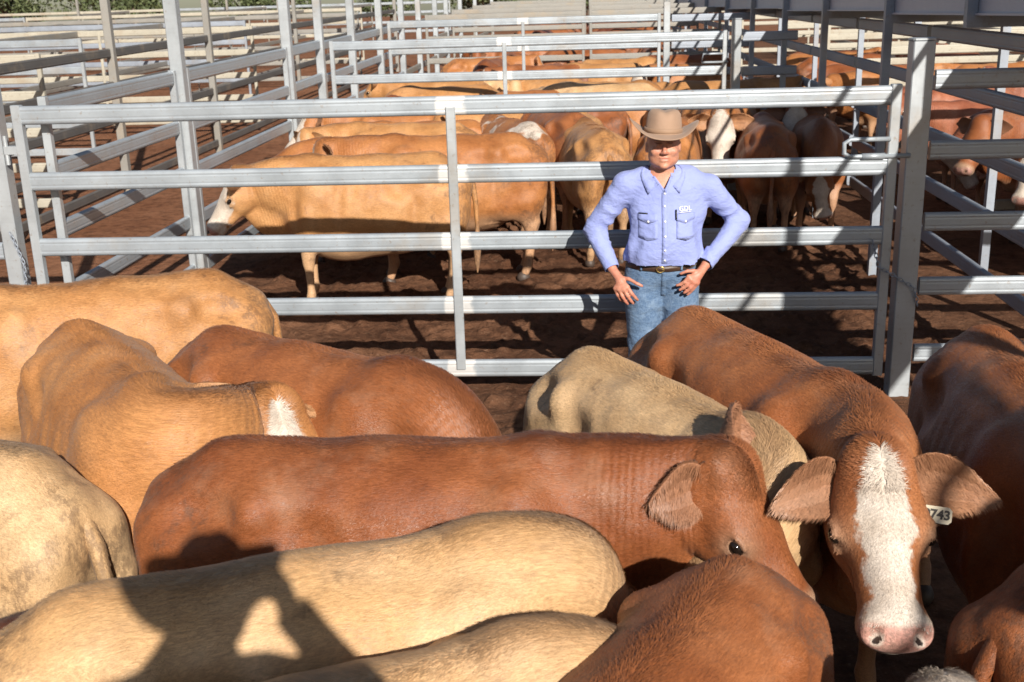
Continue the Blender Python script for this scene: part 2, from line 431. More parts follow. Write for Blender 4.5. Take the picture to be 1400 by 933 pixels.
def masks(R, isear):
    u, v, w = hloc(R); head = sstep(.90, .99, R[:, 0]+.35*(R[:, 2]-1.1))
    prof = np.interp(u, [-.05, .03, .10, .18, .27, .36, .43, .5], [.008, .012, .040, .056, .042, .040, .070, .08])
    bl = abs(v)/prof*.1 + np.clip(-w-.10, 0, 1)*1.3 + (1-head)*2 + isear*2 + np.clip(.03-u, 0, .1)*4
    pale = 1.*np.exp(-(((u-.195)/.042)**2+((w+.068)/.038)**2))*(abs(v) > .05)*head
    pale = np.maximum(pale, head*sstep(.37, .42, u))
    pale = np.maximum(pale, .75*sstep(.62, .50, R[:, 2])*(R[:, 0] < .8))
    pale = np.maximum(pale, .6*(1-sstep(.0, .12, abs(R[:, 1])))*sstep(.55, .48, R[:, 2]))
    pale = np.maximum(pale, .35*isear)
    muzz = head*sstep(.425, .440, u+.25*(abs(v)-.03))*sstep(-.125, -.11, w)*(1-isear)
    rim = .85*np.exp(-((((u-.190)/.030)**2+((w+.066)/.021)**2-1)/.35)**2)*(abs(v) > .06)*head
    dark = .75*sstep(.13, .0, abs(R[:, 1]))*sstep(1.10, 1.16, R[:, 2])*(R[:, 0] > .35)*(R[:, 0] < 1.)
    nos = sstep(.021, .014, np.sqrt((u-.460)**2+((abs(v)-.040)*1.25)**2+((w+.046)*.7)**2))*head; dark = np.maximum(dark, nos); muzz = muzz*(1-.93*nos)
    dark = np.maximum(dark, rim)
    dark = np.maximum(dark, .8*sstep(.56, .45, R[:, 2])*(R[:, 0] < -.82))
    wr = sstep(.56, .68, R[:, 0])*(1-sstep(.90, .97, R[:, 0]))
    return bl, np.clip(pale, 0, 1), np.clip(muzz, 0, 1), np.clip(dark, 0, 1), wr

def pose(V, R, bend=0, nyaw=0, npit=0, hyaw=0, hpit=0, hroll=0, sag=0, fat=0):
    V = V.copy()
    if fat:
        g = 1+fat*sstep(-.7, -.3, R[:, 0])*(1-sstep(.4, .7, R[:, 0]))*sstep(.45, .6, R[:, 2]); V[:, 1] *= g
    def rot(V, piv, A, w, order):
        V = V-piv
        for ax, a in order:
            a = a*w; c, s = np.cos(a), np.sin(a); x, y, z = V.T.copy()
            if ax == 'z': V = np.stack([c*x-s*y, s*x+c*y, z], 1)
            if ax == 'y': V = np.stack([c*x+s*z, y, -s*x+c*z], 1)
            if ax == 'x': V = np.stack([x, c*y-s*z, s*y+c*z], 1)
        return V+piv
    # head about the atlas, then neck about its base, then body curve
    q = R[:, 0]+.25*(R[:, 2]-1.05)
    wh = sstep(.84, 1.03, q); wn = sstep(.42, .86, R[:, 0]*.9+.1*R[:, 2]-.02)*sstep(.45, .62, R[:, 2]+.25*(R[:, 0]-.5)); wn = np.where(R[:, 0] > .8, sstep(.42, .86, R[:, 0]), wn)
    V = rot(V, np.array([.97, 0, 1.09]), None, wh, (('x', hroll), ('y', hpit), ('z', hyaw)))
    V = rot(V, np.array([.58, 0, .98]), None, wn, (('y', npit), ('z', nyaw)))
    if bend:
        wb = np.clip((V[:, 0]+.5)/1.0, 0, 1.2); V = rot(V, np.array([-.35, 0, 0]), None, wb*sstep(-.35, .3, V[:, 0]), (('z', bend),))
    return V

def make_coat(V, Q, R, MM, isear, dens, rng, lenf=1.0, keep=None):
    """short hair lying along the skin, one thin blade each; longer on ears, poll and crest"""
    T = np.concatenate([Q[MM == 0][:, [0, 1, 2]], Q[MM == 0][:, [0, 2, 3]]])
    if keep is not None: T = T[keep[T[:, 0]]]
    a, b, c = V[T[:, 0]], V[T[:, 1]], V[T[:, 2]]
    cr = np.cross(b-a, c-a); ar = np.linalg.norm(cr, axis=1)*.5; N = cr/(2*ar[:, None]+1e-12)
    e = isear[T[:, 0]]; u, v, w = hloc(R[T[:, 0]])
    poll = np.exp(-((u-.02)**2+v**2)/.09**2)*(w > -.06)*(R[T[:, 0], 0] > .9)
    headm = (R[T[:, 0], 0] > .98)*1.
    crest = sstep(.10, .03, abs(R[T[:, 0], 1]))*(R[T[:, 0], 2] > 1.12)
    wgt = ar*(1+3.5*e+3*poll+.8*headm+1.0*crest); n = int(wgt.sum()*dens)
    pick = rng.choice(len(T), n, p=wgt/wgt.sum()); T = T[pick]; N = N[pick]; e = e[pick]; poll = poll[pick]; headm = headm[pick]; crest = crest[pick]
    r1, r2 = rng.random(n), rng.random(n); fl = r1+r2 > 1; r1[fl] = 1-r1[fl]; r2[fl] = 1-r2[fl]
    bc = np.stack([1-r1-r2, r1, r2], 1)
    P = np.einsum('ij,ijk->ik', bc, V[T]); Rr = np.einsum('ij,ijk->ik', bc, R[T])
    # direction field, worked out in the rest shape then carried over by the triangle
    D = np.stack([-np.ones(n), .25*np.sign(Rr[:, 1]), -.55*np.ones(n)], 1)
    hu, hv, hw = hloc(Rr)
    Dh = -HE[0][None, :]*.6+np.sign(Rr[:, 1:2])*HE[1][None, :]*.5+sstep(.03, .17, hu+rng.normal(0, .03, n))[:, None]*HE[0][None, :]*1.7
    D = np.where((headm > 0)[:, None], Dh, D)
    De = np.stack([.35*np.ones(n), np.sign(Rr[:, 1])*.9, -.75*np.ones(n)], 1); D = np.where((e > 0)[:, None], De, D)
    ra, rb, rc = R[T[:, 0]], R[T[:, 1]], R[T[:, 2]]
    e1, e2 = rb-ra, rc-ra; G = np.stack([np.einsum('ij,ij->i', e1, e1), np.einsum('ij,ij->i', e1, e2), np.einsum('ij,ij->i', e2, e2)], 1)
    d1, d2 = np.einsum('ij,ij->i', D, e1), np.einsum('ij,ij->i', D, e2); det = G[:, 0]*G[:, 2]-G[:, 1]**2+1e-16
    A = (G[:, 2]*d1-G[:, 1]*d2)/det; B = (G[:, 0]*d2-G[:, 1]*d1)/det
    D = A[:, None]*(V[T[:, 1]]-V[T[:, 0]])+B[:, None]*(V[T[:, 2]]-V[T[:, 0]])
    D /= np.linalg.norm(D, axis=1)[:, None]+1e-9
    sw = np.stack([vnoise(Rr, 5.5, 11), vnoise(Rr, 5.5, 12), vnoise(Rr, 5.5, 13)], 1)*.38+rng.normal(0, .13, (n, 3))
    D = D+sw*(1+.8*poll[:, None]); D -= N*np.einsum('ij,ij->i', D, N)[:, None]; D /= np.linalg.norm(D, axis=1)[:, None]+1e-9
    L = (.0105+.008*crest+.008*poll+.013*e-.002*headm)*rng.uniform(.6, 1.3, n)*lenf
    lift = .16+.16*poll+.20*crest+.06*e+rng.normal(0, .05, n)
    Sd = np.cross(N, D); wd = (.0008+.0002*e)*rng.uniform(.7, 1.3, n)*(1 if lenf < 1.5 else 1.3)
    p0 = P-N*.001; p1 = P+D*(L*.55)[:, None]+N*(L*.55*lift)[:, None]
    down = np.array([0, 0, -1.])*(.45*e*L)[:, None]
    p2 = P+D*L[:, None]+N*(L*lift*.75)[:, None]+down
    HV = np.stack([p0-Sd*wd[:, None], p0+Sd*wd[:, None], p1+Sd*(wd*.8)[:, None], p1-Sd*(wd*.8)[:, None], p2], 1).reshape(-1, 3)
    k = np.arange(n)*5
    Fq = np.stack([k, k+1, k+2, k+3], 1); Ft = np.stack([k+3, k+2, k+4], 1)
    RR = np.repeat(Rr, 5, 0); NN = np.repeat(N*.8+.2*0, 5, 0)
    return HV, Fq, Ft, RR, np.repeat(e, 5)

def mixed_mesh(name, V, Fq, Ft, mat):
    me = bpy.data.meshes.new(name); me.vertices.add(len(V)); me.vertices.foreach_set('co', V.astype(np.float32).ravel())
    li = np.concatenate([Fq.ravel(), Ft.ravel()]); me.loops.add(len(li)); me.loops.foreach_set('vertex_index', li.astype(np.int32))
    st = np.concatenate([np.arange(len(Fq))*4, len(Fq)*4+np.arange(len(Ft))*3]); me.polygons.add(len(st)); me.polygons.foreach_set('loop_start', st.astype(np.int32))
    me.update(calc_edges=True); me.polygons.foreach_set('use_smooth', np.full(len(st), True)); me.materials.append(mat); return me

COATS = {'red': ((.215, .062, .018), (.30, .100, .032)), 'chestnut': ((.25, .078, .023), (.35, .125, .043)), 'orange': ((.36, .135, .040), (.46, .195, .065)),
         'ochre': ((.40, .165, .050), (.50, .235, .085)), 'tan': ((.44, .205, .070), (.54, .28, .110)), 'copper': ((.29, .095, .030), (.38, .145, .052)), 'cream': ((.55, .330, .150), (.65, .43, .235)), 'darkred': ((.13, .036, .016), (.21, .060, .026)), 'dun': ((.53, .335, .165), (.64, .44, .245)),
         'roan': ((.27, .085, .042), (.36, .125, .062))}
def set_coat(o, coat, face, patch, seed):
    a, b = COATS[coat]
    o['tint'] = list(a); o['tint2'] = list(b); o['face'] = float(face) if face > 0 else -1.; o['patch'] = float(patch); o['seed'] = float(seed)

def cow_mesh(fine=True, ears=((0, .12, 0), (0, .12, 0)), hair=0, keep=None, seed=1, lenf=1., earlen=.225, **ps):
    V, Q, MM, R = canonical(fine)
    V = V.copy(); off = len(V); VV = [V]; QQ = [Q]; MMs = [MM]; RR = [R]; EE = [np.zeros(len(V))]
    for sd, an in zip((1, -1), ears):
        ev, eq = ear_mesh(sd, an, earlen); VV.append(ev); QQ.append(eq+off); MMs.append(np.zeros(len(eq), int)); RR.append(ev); EE.append(np.ones(len(ev))); off += len(ev)
    V = np.concatenate(VV); Q = np.concatenate(QQ); MM = np.concatenate(MMs); R = np.concatenate(RR); E = np.concatenate(EE)
    P = pose(V, R, **ps)
    me = mesh('cow', P, Q, [M_COAT, M_EYE, M_HOOF], True, MM)
    bl, pale, mz, dk, wr = masks(R, E)
    for nme, a in (('rest', R), ('blaze', bl), ('pale', pale), ('muzz', mz), ('dark', dk), ('wrinkle', wr)): attr(me, nme, a)
    hm = None
    if hair:
        kp = R[:, 2] > .55 if keep is None else keep(R)
        kp = kp & ~((hloc(R)[0] > .44) & (R[:, 0] > 1.1))
        HV, Fq, Ft, RR, he = make_coat(P, Q, R, MM, E, hair, np.random.default_rng(seed), lenf, kp)
        hm = mixed_mesh('coat', HV, Fq, Ft, M_COAT)
        bl, pale, mz, dk, wr = masks(RR, he)
        tip = np.tile(np.array([0, 0, .5, .5, 1.]), len(HV)//5)
        for nme, a in (('rest', RR), ('blaze', bl), ('pale', np.clip(pale+.10*tip, 0, 1)), ('muzz', mz*0), ('dark', dk), ('wrinkle', wr*0)): attr(hm, nme, a)
    def carry(pts):      # where points of the canonical animal end up
        pts = np.array(pts, float); return pose(pts, pts, **ps)
    return me, hm, carry
# ------------------------------------------------------------------ people
def cloth_mat(name, col, col2=None, rough=.8, weave=900, denim=False, wrinkle=.6):
    t = NT(name); tc = t.n('ShaderNodeTexCoord').outputs['Object']
    a = t.noise(tc, 6, 4, .6); b = t.noise(tc, weave, 2, .5)
    c = t.mix(t.ramp(a, .35, .7), col, col2 or col)
    if denim:
        w = t.noise(t.mp(tc, (60, 60, 400)), 1, 2); w2 = t.noise(t.mp(tc, (400, 400, 40)), 1, 2)
        w3 = t.noise(tc, 9, 3, .7)
        c = t.mix(t.ramp(t.math('ADD', w, w2), .7, 1.3), c, (.14, .22, .34)); c = t.mix(t.ramp(w3, .45, .7, 0, .6), c, (.20, .28, .39))
    t.p(Base_Color=c, Roughness=rough, Normal=t.bump(b, .2, .0008, t.bump(t.noise(t.mp(tc, (6, 6, 11), rot=(.4, .5, 0)), 1.6, 4, .55), wrinkle, .035)))
    t.set(t.b.inputs['Sheen Weight'], .1); return t.m
def skin_mat():
    t = NT('skin'); tc = t.n('ShaderNodeTexCoord').outputs['Object']
    sh = t.n('ShaderNodeAttribute', attribute_name='blush').outputs['Fac']; hr = t.n('ShaderNodeAttribute', attribute_name='hair').outputs['Fac']
    n = t.noise(tc, 40, 4, .6); c = t.mix(t.ramp(n, .3, .7), (.50, .22, .135), (.60, .30, .20))
    c = t.mix(sh, c, (.55, .15, .11)); c = t.mix(hr, c, (.035, .022, .015)); c = t.mix(t.n('ShaderNodeAttribute', attribute_name='teeth').outputs['Fac'], c, (.50, .42, .35)); c = t.mix(t.ramp(t.noise(tc, 150, 3, .7), .45, .62, 0, .28), c, (.34, .13, .08))
    t.p(Base_Color=c, Roughness=.5, Normal=t.bump(t.noise(tc, 260, 3), .25, .0012))
    t.set(t.b.inputs['Subsurface Weight'], .08); t.set(t.b.inputs['Subsurface Radius'], (.01, .004, .002)); return t.m
M_SKIN = skin_mat()
M_SHIRT = cloth_mat('blue_cotton', (.27, .32, .63), (.30, .355, .68), .92); M_JEAN = cloth_mat('denim', (.042, .088, .175), (.062, .125, .24), denim=True)
M_FELT = cloth_mat('hat_felt', (.33, .215, .145), (.37, .245, .17), .9, 500, wrinkle=.15); M_BAND = cloth_mat('hat_band', (.30, .19, .12), None, .7, wrinkle=.1)
M_LEATHER = cloth_mat('belt_leather', (.045, .022, .014), (.07, .035, .02), .45, wrinkle=.2); M_BOOT = cloth_mat('boot_leather', (.10, .05, .025), None, .5)
M_BRASS = NT('brass').p(Base_Color=(.65, .45, .16), Metallic=.9, Roughness=.3)
M_WHITE = NT('white_thread').p(Base_Color=(.85, .85, .85), Roughness=.6)
M_BLACK = NT('black_plastic').p(Base_Color=(.02, .02, .025), Roughness=.4)
M_EYEW = NT('eye_white').p(Base_Color=(.6, .55, .5), Roughness=.2)

def person_mesh(J, hands, z0=0., hat=True):
    """J: joints dict; hands: per side list of finger polylines. One continuous skin surface."""
    xs = axis((-.62, .62, .0085)); ylo = min(p[1] for p in J.values())-.22; yhi = .26
    ys = axis((ylo, yhi, .0085)); hz = min(J['wrL'][2], J['wrR'][2])
    hzs = sorted([J['wrL'][2], J['wrR'][2]]); zc = J['head'][2]
    segs = [(-.01, hzs[0]-.20, .016), (hzs[0]-.20, min(hzs[1]+.09, zc-.24), .0062), (min(hzs[1]+.09, zc-.24), zc-.20, .012), (zc-.20, zc+.17, .0058)]
    segs = [q for q in segs if q[1]-q[0] > .005]
    F = Field(xs, ys, axis(*segs))
    h = np.array(J['head']); nk = np.array(J['neck']); pv = np.array(J['pelvis']); ch = np.array(J['chest'])
    # head (facing -y): skull, jaw, chin, nose, brow, lips, ears
    HD = A(1.17, 1.06, 1.05)
    def H(c, r, k=.02, **kw): F.ell(h+np.array(c)*HD, tuple(np.array(r)*HD), k, **kw)
    H((0, .015, .035), (.078, .098, .088), .02); H((0, -.025, -.035), (.064, .072, .075), .03)
    H((0, -.055, -.085), (.040, .035, .030), .03); H((0, -.086, -.100), (.020, .014, .014), .015)
    H((.048, -.030, -.055), (.022, .04, .04), .03, both=False); H((-.048, -.030, -.055), (.022, .04, .04), .03)
    F.cone(h+np.array((0, -.096, .018)), h+np.array((0, -.124, -.022)), .009, .0145, .012)
    for s in (1, -1):
        H((s*.013, -.108, -.028), (.010, .010, .008), .006)
        H((s*.030, -.088, .030), (.026, .012, .010), .014); H((s*.030, -.098, .008), (.017, .012, .010), .010, sub=True)
        H((s*.042, -.078, -.022), (.022, .018, .020), .02)
        H((s*.078, .012, -.008), (.010, .019, .032), .008); H((s*.088, .004, -.006), (.005, .010, .018), .005, sub=True)
        H((s*.030, -.088, .010), (.012, .010, .009), .002)
    H((0, -.093, -.054), (.027, .012, .0060), .005); H((0, -.092, -.068), (.023, .012, .0065), .005); H((0, -.106, -.061), (.025, .010, .0034), .003, sub=True)
    F.cone(h+np.array((0, .015, -.06)), nk, .052, .058, .02)
    F.cone(nk, ch+np.array((0, .02, .08)), .06, .09, .04)
    F.ell(ch, (.155, .105, .17), .05); F.ell((ch+pv)/2, (.140, .105, .20), .06); F.ell(pv, (.150, .105, .12), .05)
    for sd, s in (('L', -1), ('R', 1)):
        sh, el, wr = (np.array(J[q+sd]) for q in ('sh', 'el', 'wr'))
        F.cone(ch+np.array((s*.08, 0, .12)), sh, .075, .062, .05); F.cone(sh, el, .056, .042, .03); F.cone(el, wr, .043, .026, .02)
        hp_, kn, an = (np.array(J[q+sd]) for q in ('hip', 'kn', 'an'))
        F.cone(hp_, kn, .088, .058, .05); F.cone(kn, an, .056, .036, .03); F.cone(an+[0, .01, -.03], an+[0, -.14, -.055], .035, .03, .02)
        palm, knuck, fingers, thumb = hands[sd]
        F.cone(wr, palm, .025, .027, .012)
        for i, kk in enumerate(knuck): F.cone(palm, kk, .019, .0125, .012)
        for i in range(len(knuck)-1): F.cone(knuck[i], knuck[i+1], .0115, .0115, .010)
        for kk, fg in zip(knuck, fingers):
            pts = [kk]+fg; r = .0122
            for a, b in zip(pts[:-1], pts[1:]): F.cone(a, b, r, r-.0009, .0025); r -= .0009
        r = .0125; pts = thumb
        for a, b in zip(pts[:-1], pts[1:]): F.cone(a, b, r, r-.001, .003); r -= .001
    V, Q = F.mesh(1)
    me = mesh('person', V, Q, [M_SKIN, M_EYEW, M_BLACK])
    d = V-h
    hair = sstep(-.02, .012, d[:, 1])*sstep(-.05, -.02, d[:, 2])*(np.abs(d[:, 0]) < .078)*(abs(d[:, 0])+abs(d[:, 1]) < .2)
    hair = np.maximum(hair, .85*np.exp(-((d[:, 2]-.026-.0*d[:, 0])/.006)**2)*(d[:, 1] < -.07)*(abs(d[:, 0]) > .012)*(abs(d[:, 0]) < .045))
    blush = .5*np.exp(-((d[:, 0]/.03)**2+((d[:, 1]+.11)/.03)**2+((d[:, 2]+.02)/.02)**2))+.9*np.exp(-((d[:, 0]/.026)**2+((d[:, 1]+.1)/.03)**2+((d[:, 2]+.061)/.011)**2))
    blush += .35*np.exp(-(((abs(d[:, 0])-.045)/.02)**2+((d[:, 2]+.02)/.02)**2))*(d[:, 1] < -.03)
    teeth = (np.abs(d[:, 0]) < .022)*(d[:, 1] < -.092)*(np.abs(d[:, 2]+.064) < .0028)*.6; blush += .30*(V[:, 2] < hzs[1]+.02)+.25*vnoise(V, 26, 4)
    attr(me, 'teeth', teeth); attr(me, 'hair', hair); attr(me, 'blush', np.clip(blush, 0, 1)); return me

def wrinkles(V, N, J, amp=.015, seed=0):
    d = np.zeros(len(V))
    for sd in ('L', 'R'):                               # sleeve folds round the elbow and along the forearm
        sh, el, wr = (np.array(J[q+sd]) for q in ('sh', 'el', 'wr'))
        for a, b in ((sh, el), (wr, el)):
            ab = b-a; L = np.linalg.norm(ab); t = ((V-a)@ab)/L**2; r = np.linalg.norm(V-a-t[:, None]*ab, axis=1)
            m = (r < .11)*(t > .05)*(t < 1.1)*(.25+.75*sstep(.3, .9, t)); d += m*amp*.75*(1-2*np.abs(np.sin(t*L*pi/.085+2.2*vnoise(V, 7, seed+3)+6*V[:, 1]))**.7)*np.clip(vnoise(V, 8, seed+4)+.3, 0, 1)
    body = np.abs(V[:, 0]-J['chest'][0]) < .24
    z = V[:, 2]; d += body*amp*(1.3*vnoise(V*np.array([1, 1, .40])@rotm('y', .5).T, 15, seed+1)+1.5*(.5-np.abs(vnoise(V*np.array([1, 1, .35])@rotm('y', -.45).T, 13, seed+6))))*sstep(J['chest'][2]+.05, J['pelvis'][2]+.05, z)
    d += amp*.4*vnoise(V, 12, seed+2)
    return V+N*d[:, None]

def clothes(J, top, open_collar=True, k_sh=1.):
    """shirt and jeans as closed surfaces that follow the body"""
    ylo = min(p[1] for p in J.values())-.2
    h = np.array(J['head']); nk = np.array(J['neck']); pv = np.array(J['pelvis']); ch = np.array(J['chest'])
    zt = nk[2]+.10; F = Field(axis((-.62, .62, .011)), axis((ylo, .28, .011)), axis((min(pv[2]+.02, J['wrL'][2]-.1), max(zt, J['elL'][2]+.12, J['wrL'][2]+.1), .011)))
    F.ell(ch+[0, 0, -.01], (.228, .140, .20), .05); F.ell(ch+[0, -.01, .09], (.17, .105, .09), .05)
    F.ell((ch+pv)/2+[0, -.03, -.01], (.205, .160, .23), .06)
    F.cone((ch+pv)/2+[-.085, -.02, -.12], (ch+pv)/2+[.085, -.02, -.12], .130, .130, .06)
    for sd, s in (('L', -1), ('R', 1)):
        sh, el, wr = (np.array(J[q+sd]) for q in ('sh', 'el', 'wr'))
        F.cone(ch+[s*.06, .01, .150], sh+[0, 0, .004], .066, .066, .05); F.cone(nk+[s*.035, .015, -.055], ch+[s*.12, .01, .145], .040, .060, .05)
        F.cone(sh, el, .076, .059, .03); F.cone(el, wr+(el-wr)*.02, .064, .043, .025)
        F.cone(wr+(el-wr)*.22, wr+(el-wr)*.04, .045, .046, .004)
    V, Q = F.mesh(1)
    V = wrinkles(V, vnormals(V, Q), J); V, Q = cut(V, Q, lambda P: (P[:, 2] > pv[2]+.062) | (abs(P[:, 0]) > .232))
    for sd in 'LR':                                     # open cuffs
        el, wr = np.array(J['el'+sd]), np.array(J['wr'+sd]); u = (wr-el)/np.linalg.norm(wr-el); t = (V-wr)@u
        near = (np.linalg.norm(V-wr-t[:, None]*u, axis=1) < .062) & (abs(t) < .07); flat = near & (t > -.004) & (t < .012); V = V-(flat*(t-.0))[:, None]*u
        bad = near & (((V-wr)@u) > .011) & (((V-wr)@u) < .09); Q = Q[~bad[Q].any(1)]
    # neck opening: a V at the front
    d = V-nk; r_ = np.linalg.norm(d[:, :2], axis=1)
    bx = .046*np.clip((d[:, 2]+.088)/.07, 0, 1); ad = abs(d[:, 0]); snap = (d[:, 1] < 0) & (d[:, 2] > -.095) & (d[:, 2] < .02) & (ad > bx-.002) & (ad < bx+.0115)
    V[snap, 0] = nk[0]+np.sign(d[snap, 0])*(bx[snap]+.0005); d = V-nk
    op = (r_ < .074) & (d[:, 2] > -.035) & (d[:, 2] < .2)
    op |= (abs(d[:, 0]) < .046*np.clip((d[:, 2]+.088)/.07, 0, 1)-.0002) & (d[:, 1] < 0) & (d[:, 2] > -.088) & (d[:, 2] < .1)
    Q = Q[~op[Q].any(1)]
    shirt = (V, Q)
    F = Field(axis((-.30, .30, .011)), axis((-.24, .24, .011)), axis((.03, pv[2]+.10, .012)))
    F.ell(pv+[0, 0, .02], (.205, .140, .13), .05)
    for sd, s in (('L', -1), ('R', 1)):
        hp_, kn, an = (np.array(J[q+sd]) for q in ('hip', 'kn', 'an'))
        F.ell(hp_+[0, .04, -.02], (.10, .10, .12), .05)
        F.cone(hp_+[0, 0, -.02], kn, .118, .088, .035); F.cone(kn, an+[0, 0, -.02], .083, .070, .03)
    V, Q = F.mesh(1); N = vnormals(V, Q)
    dd = .005*vnoise(V*np.array([1, 1, .8]), 14, 9)+.006*np.sin(V[:, 2]*60+4*vnoise(V, 6, 8)+10*V[:, 0])*np.clip(vnoise(V, 6, 7)+.1, 0, 1)
    V = V+N*dd[:, None]; V, Q = cut(V, Q, lambda P: P[:, 2] < pv[2]+.075)
    return shirt, (V, Q)
def cut(V, Q, f):
    ok = f(V); return V, Q[ok[Q].all(1)]
def lathe(prof, n=48, warp=None):
    V = np.array([[r*cos(2*pi*j/n), r*sin(2*pi*j/n), z] for r, z in prof for j in range(n)])
    Q = np.array([[i*n+j, i*n+(j+1) % n, (i+1)*n+(j+1) % n, (i+1)*n+j] for i in range(len(prof)-1) for j in range(n)])
    if warp: V = warp(V)
    return V, Q
def hat_parts(parent, c, tilt=.0, lean=0.):
    def warp(V):
        V = V*A(1.10, 1.08, 1.0); x, y, z = V.T.copy(); z = np.where((z > .01), z*1.10, z); r = np.hypot(x, y); a = np.arctan2(y, x)
        y2 = y*1.18; brim = sstep(.10, .17, r)
        z = z+brim*(.062*np.cos(a)**2*np.sign(1)*abs(np.cos(a))-.014*np.sin(a)**2)*(r/.17)
        top = sstep(.085, .11, z)*(r < .1)
        z = z-top*.012*np.exp(-(x/.030)**2)
        pinch = sstep(.04, .12, z)*(y2 < 0)*(r < .12); x = x*(1-.16*pinch*sstep(0, -.08, y2))
        P = np.stack([x, y2, z], 1)@rotm('x', tilt).T@rotm('y', lean).T; return P
    prof = [(.002, .122), (.04, .122), (.068, .117), (.082, .100), (.088, .07), (.092, .03), (.096, .008), (.108, .000), (.14, -.002), (.172, .002), (.176, .006), (.172, .008), (.14, .005), (.108, .006), (.094, .006), (.086, .004)]
    V, Q = lathe(prof, 56, warp)
    hat = link('hat', mesh('hat', V+np.array(c), Q, [M_FELT]), parent)
    V, Q = lathe([(.0965, .010), (.099, .011), (.0975, .030), (.0945, .032)], 56, warp); link('hat_band', mesh('hat_band', V+np.array(c), Q, [M_BAND]), hat)
    return hat
def tube(pts, r, n=8, cap=True):
    pts = [np.array(p, float) for p in pts]; V = []; Q = []
    rs = r if hasattr(r, '__len__') else [r]*len(pts)
    up = None
    for i, p in enumerate(pts):
        t = pts[min(i+1, len(pts)-1)]-pts[max(i-1, 0)]; t /= np.linalg.norm(t)+1e-9
        if up is None: up = np.cross(t, [0, 0, 1.]) if abs(t[2]) < .9 else np.cross(t, [1., 0, 0])
        up = up-t*(up@t); up /= np.linalg.norm(up)+1e-9; b = np.cross(t, up)
        for j in range(n): a = 2*pi*j/n; V.append(p+rs[i]*(cos(a)*up+sin(a)*b))
        if i:
            for j in range(n): Q.append([(i-1)*n+j, (i-1)*n+(j+1) % n, i*n+(j+1) % n, i*n+j])
    if cap:
        Q.append(list(range(n))[::-1]); Q.append([(len(pts)-1)*n+j for j in range(n)])
    return V, Q
def joinm(parts):
    V = []; Q = []; o = 0
    for v, q in parts: V += [tuple(p) for p in v]; Q += [[i+o for i in f] for f in q]; o += len(v)
    return V, Q
def box(cx, cy, cz, sx, sy, sz):
    x, y, z = sx/2, sy/2, sz/2
    V = [(cx+a*x, cy+b*y, cz+c*z) for a in (-1, 1) for b in (-1, 1) for c in (-1, 1)]
    return V, [[0, 1, 3, 2], [4, 6, 7, 5], [0, 4, 5, 1], [2, 3, 7, 6], [0, 2, 6, 4], [1, 5, 7, 3]]

def A(*p): return np.array(p, float)
from mathutils.bvhtree import BVHTree
def drape(V, bvh, off, d=(0, 1, 0)):
    """lay flat points on a surface along d"""
    out = []
    for p in V:
        h = bvh.ray_cast(Vector(p)-Vector(d)*.3, Vector(d), .8)
        out.append(tuple(np.array(h[0])-np.array(d)*off) if h[0] is not None else tuple(p))
    return out
def patchgrid(x0, x1, z0, z1, nx=8, nz=8, shape=None):
    V = []; Q = []
    for i in range(nz+1):
        for j in range(nx+1):
            x = x0+(x1-x0)*j/nx; z = z0+(z1-z0)*i/nz
            if shape: x, z = shape(x, z, j/nx, i/nz)
            V.append((x, 0, z))
    for i in range(nz):
        for j in range(nx): k = i*(nx+1)+j; Q.append([k, k+1, k+nx+2, k+nx+1])
    return V, Q

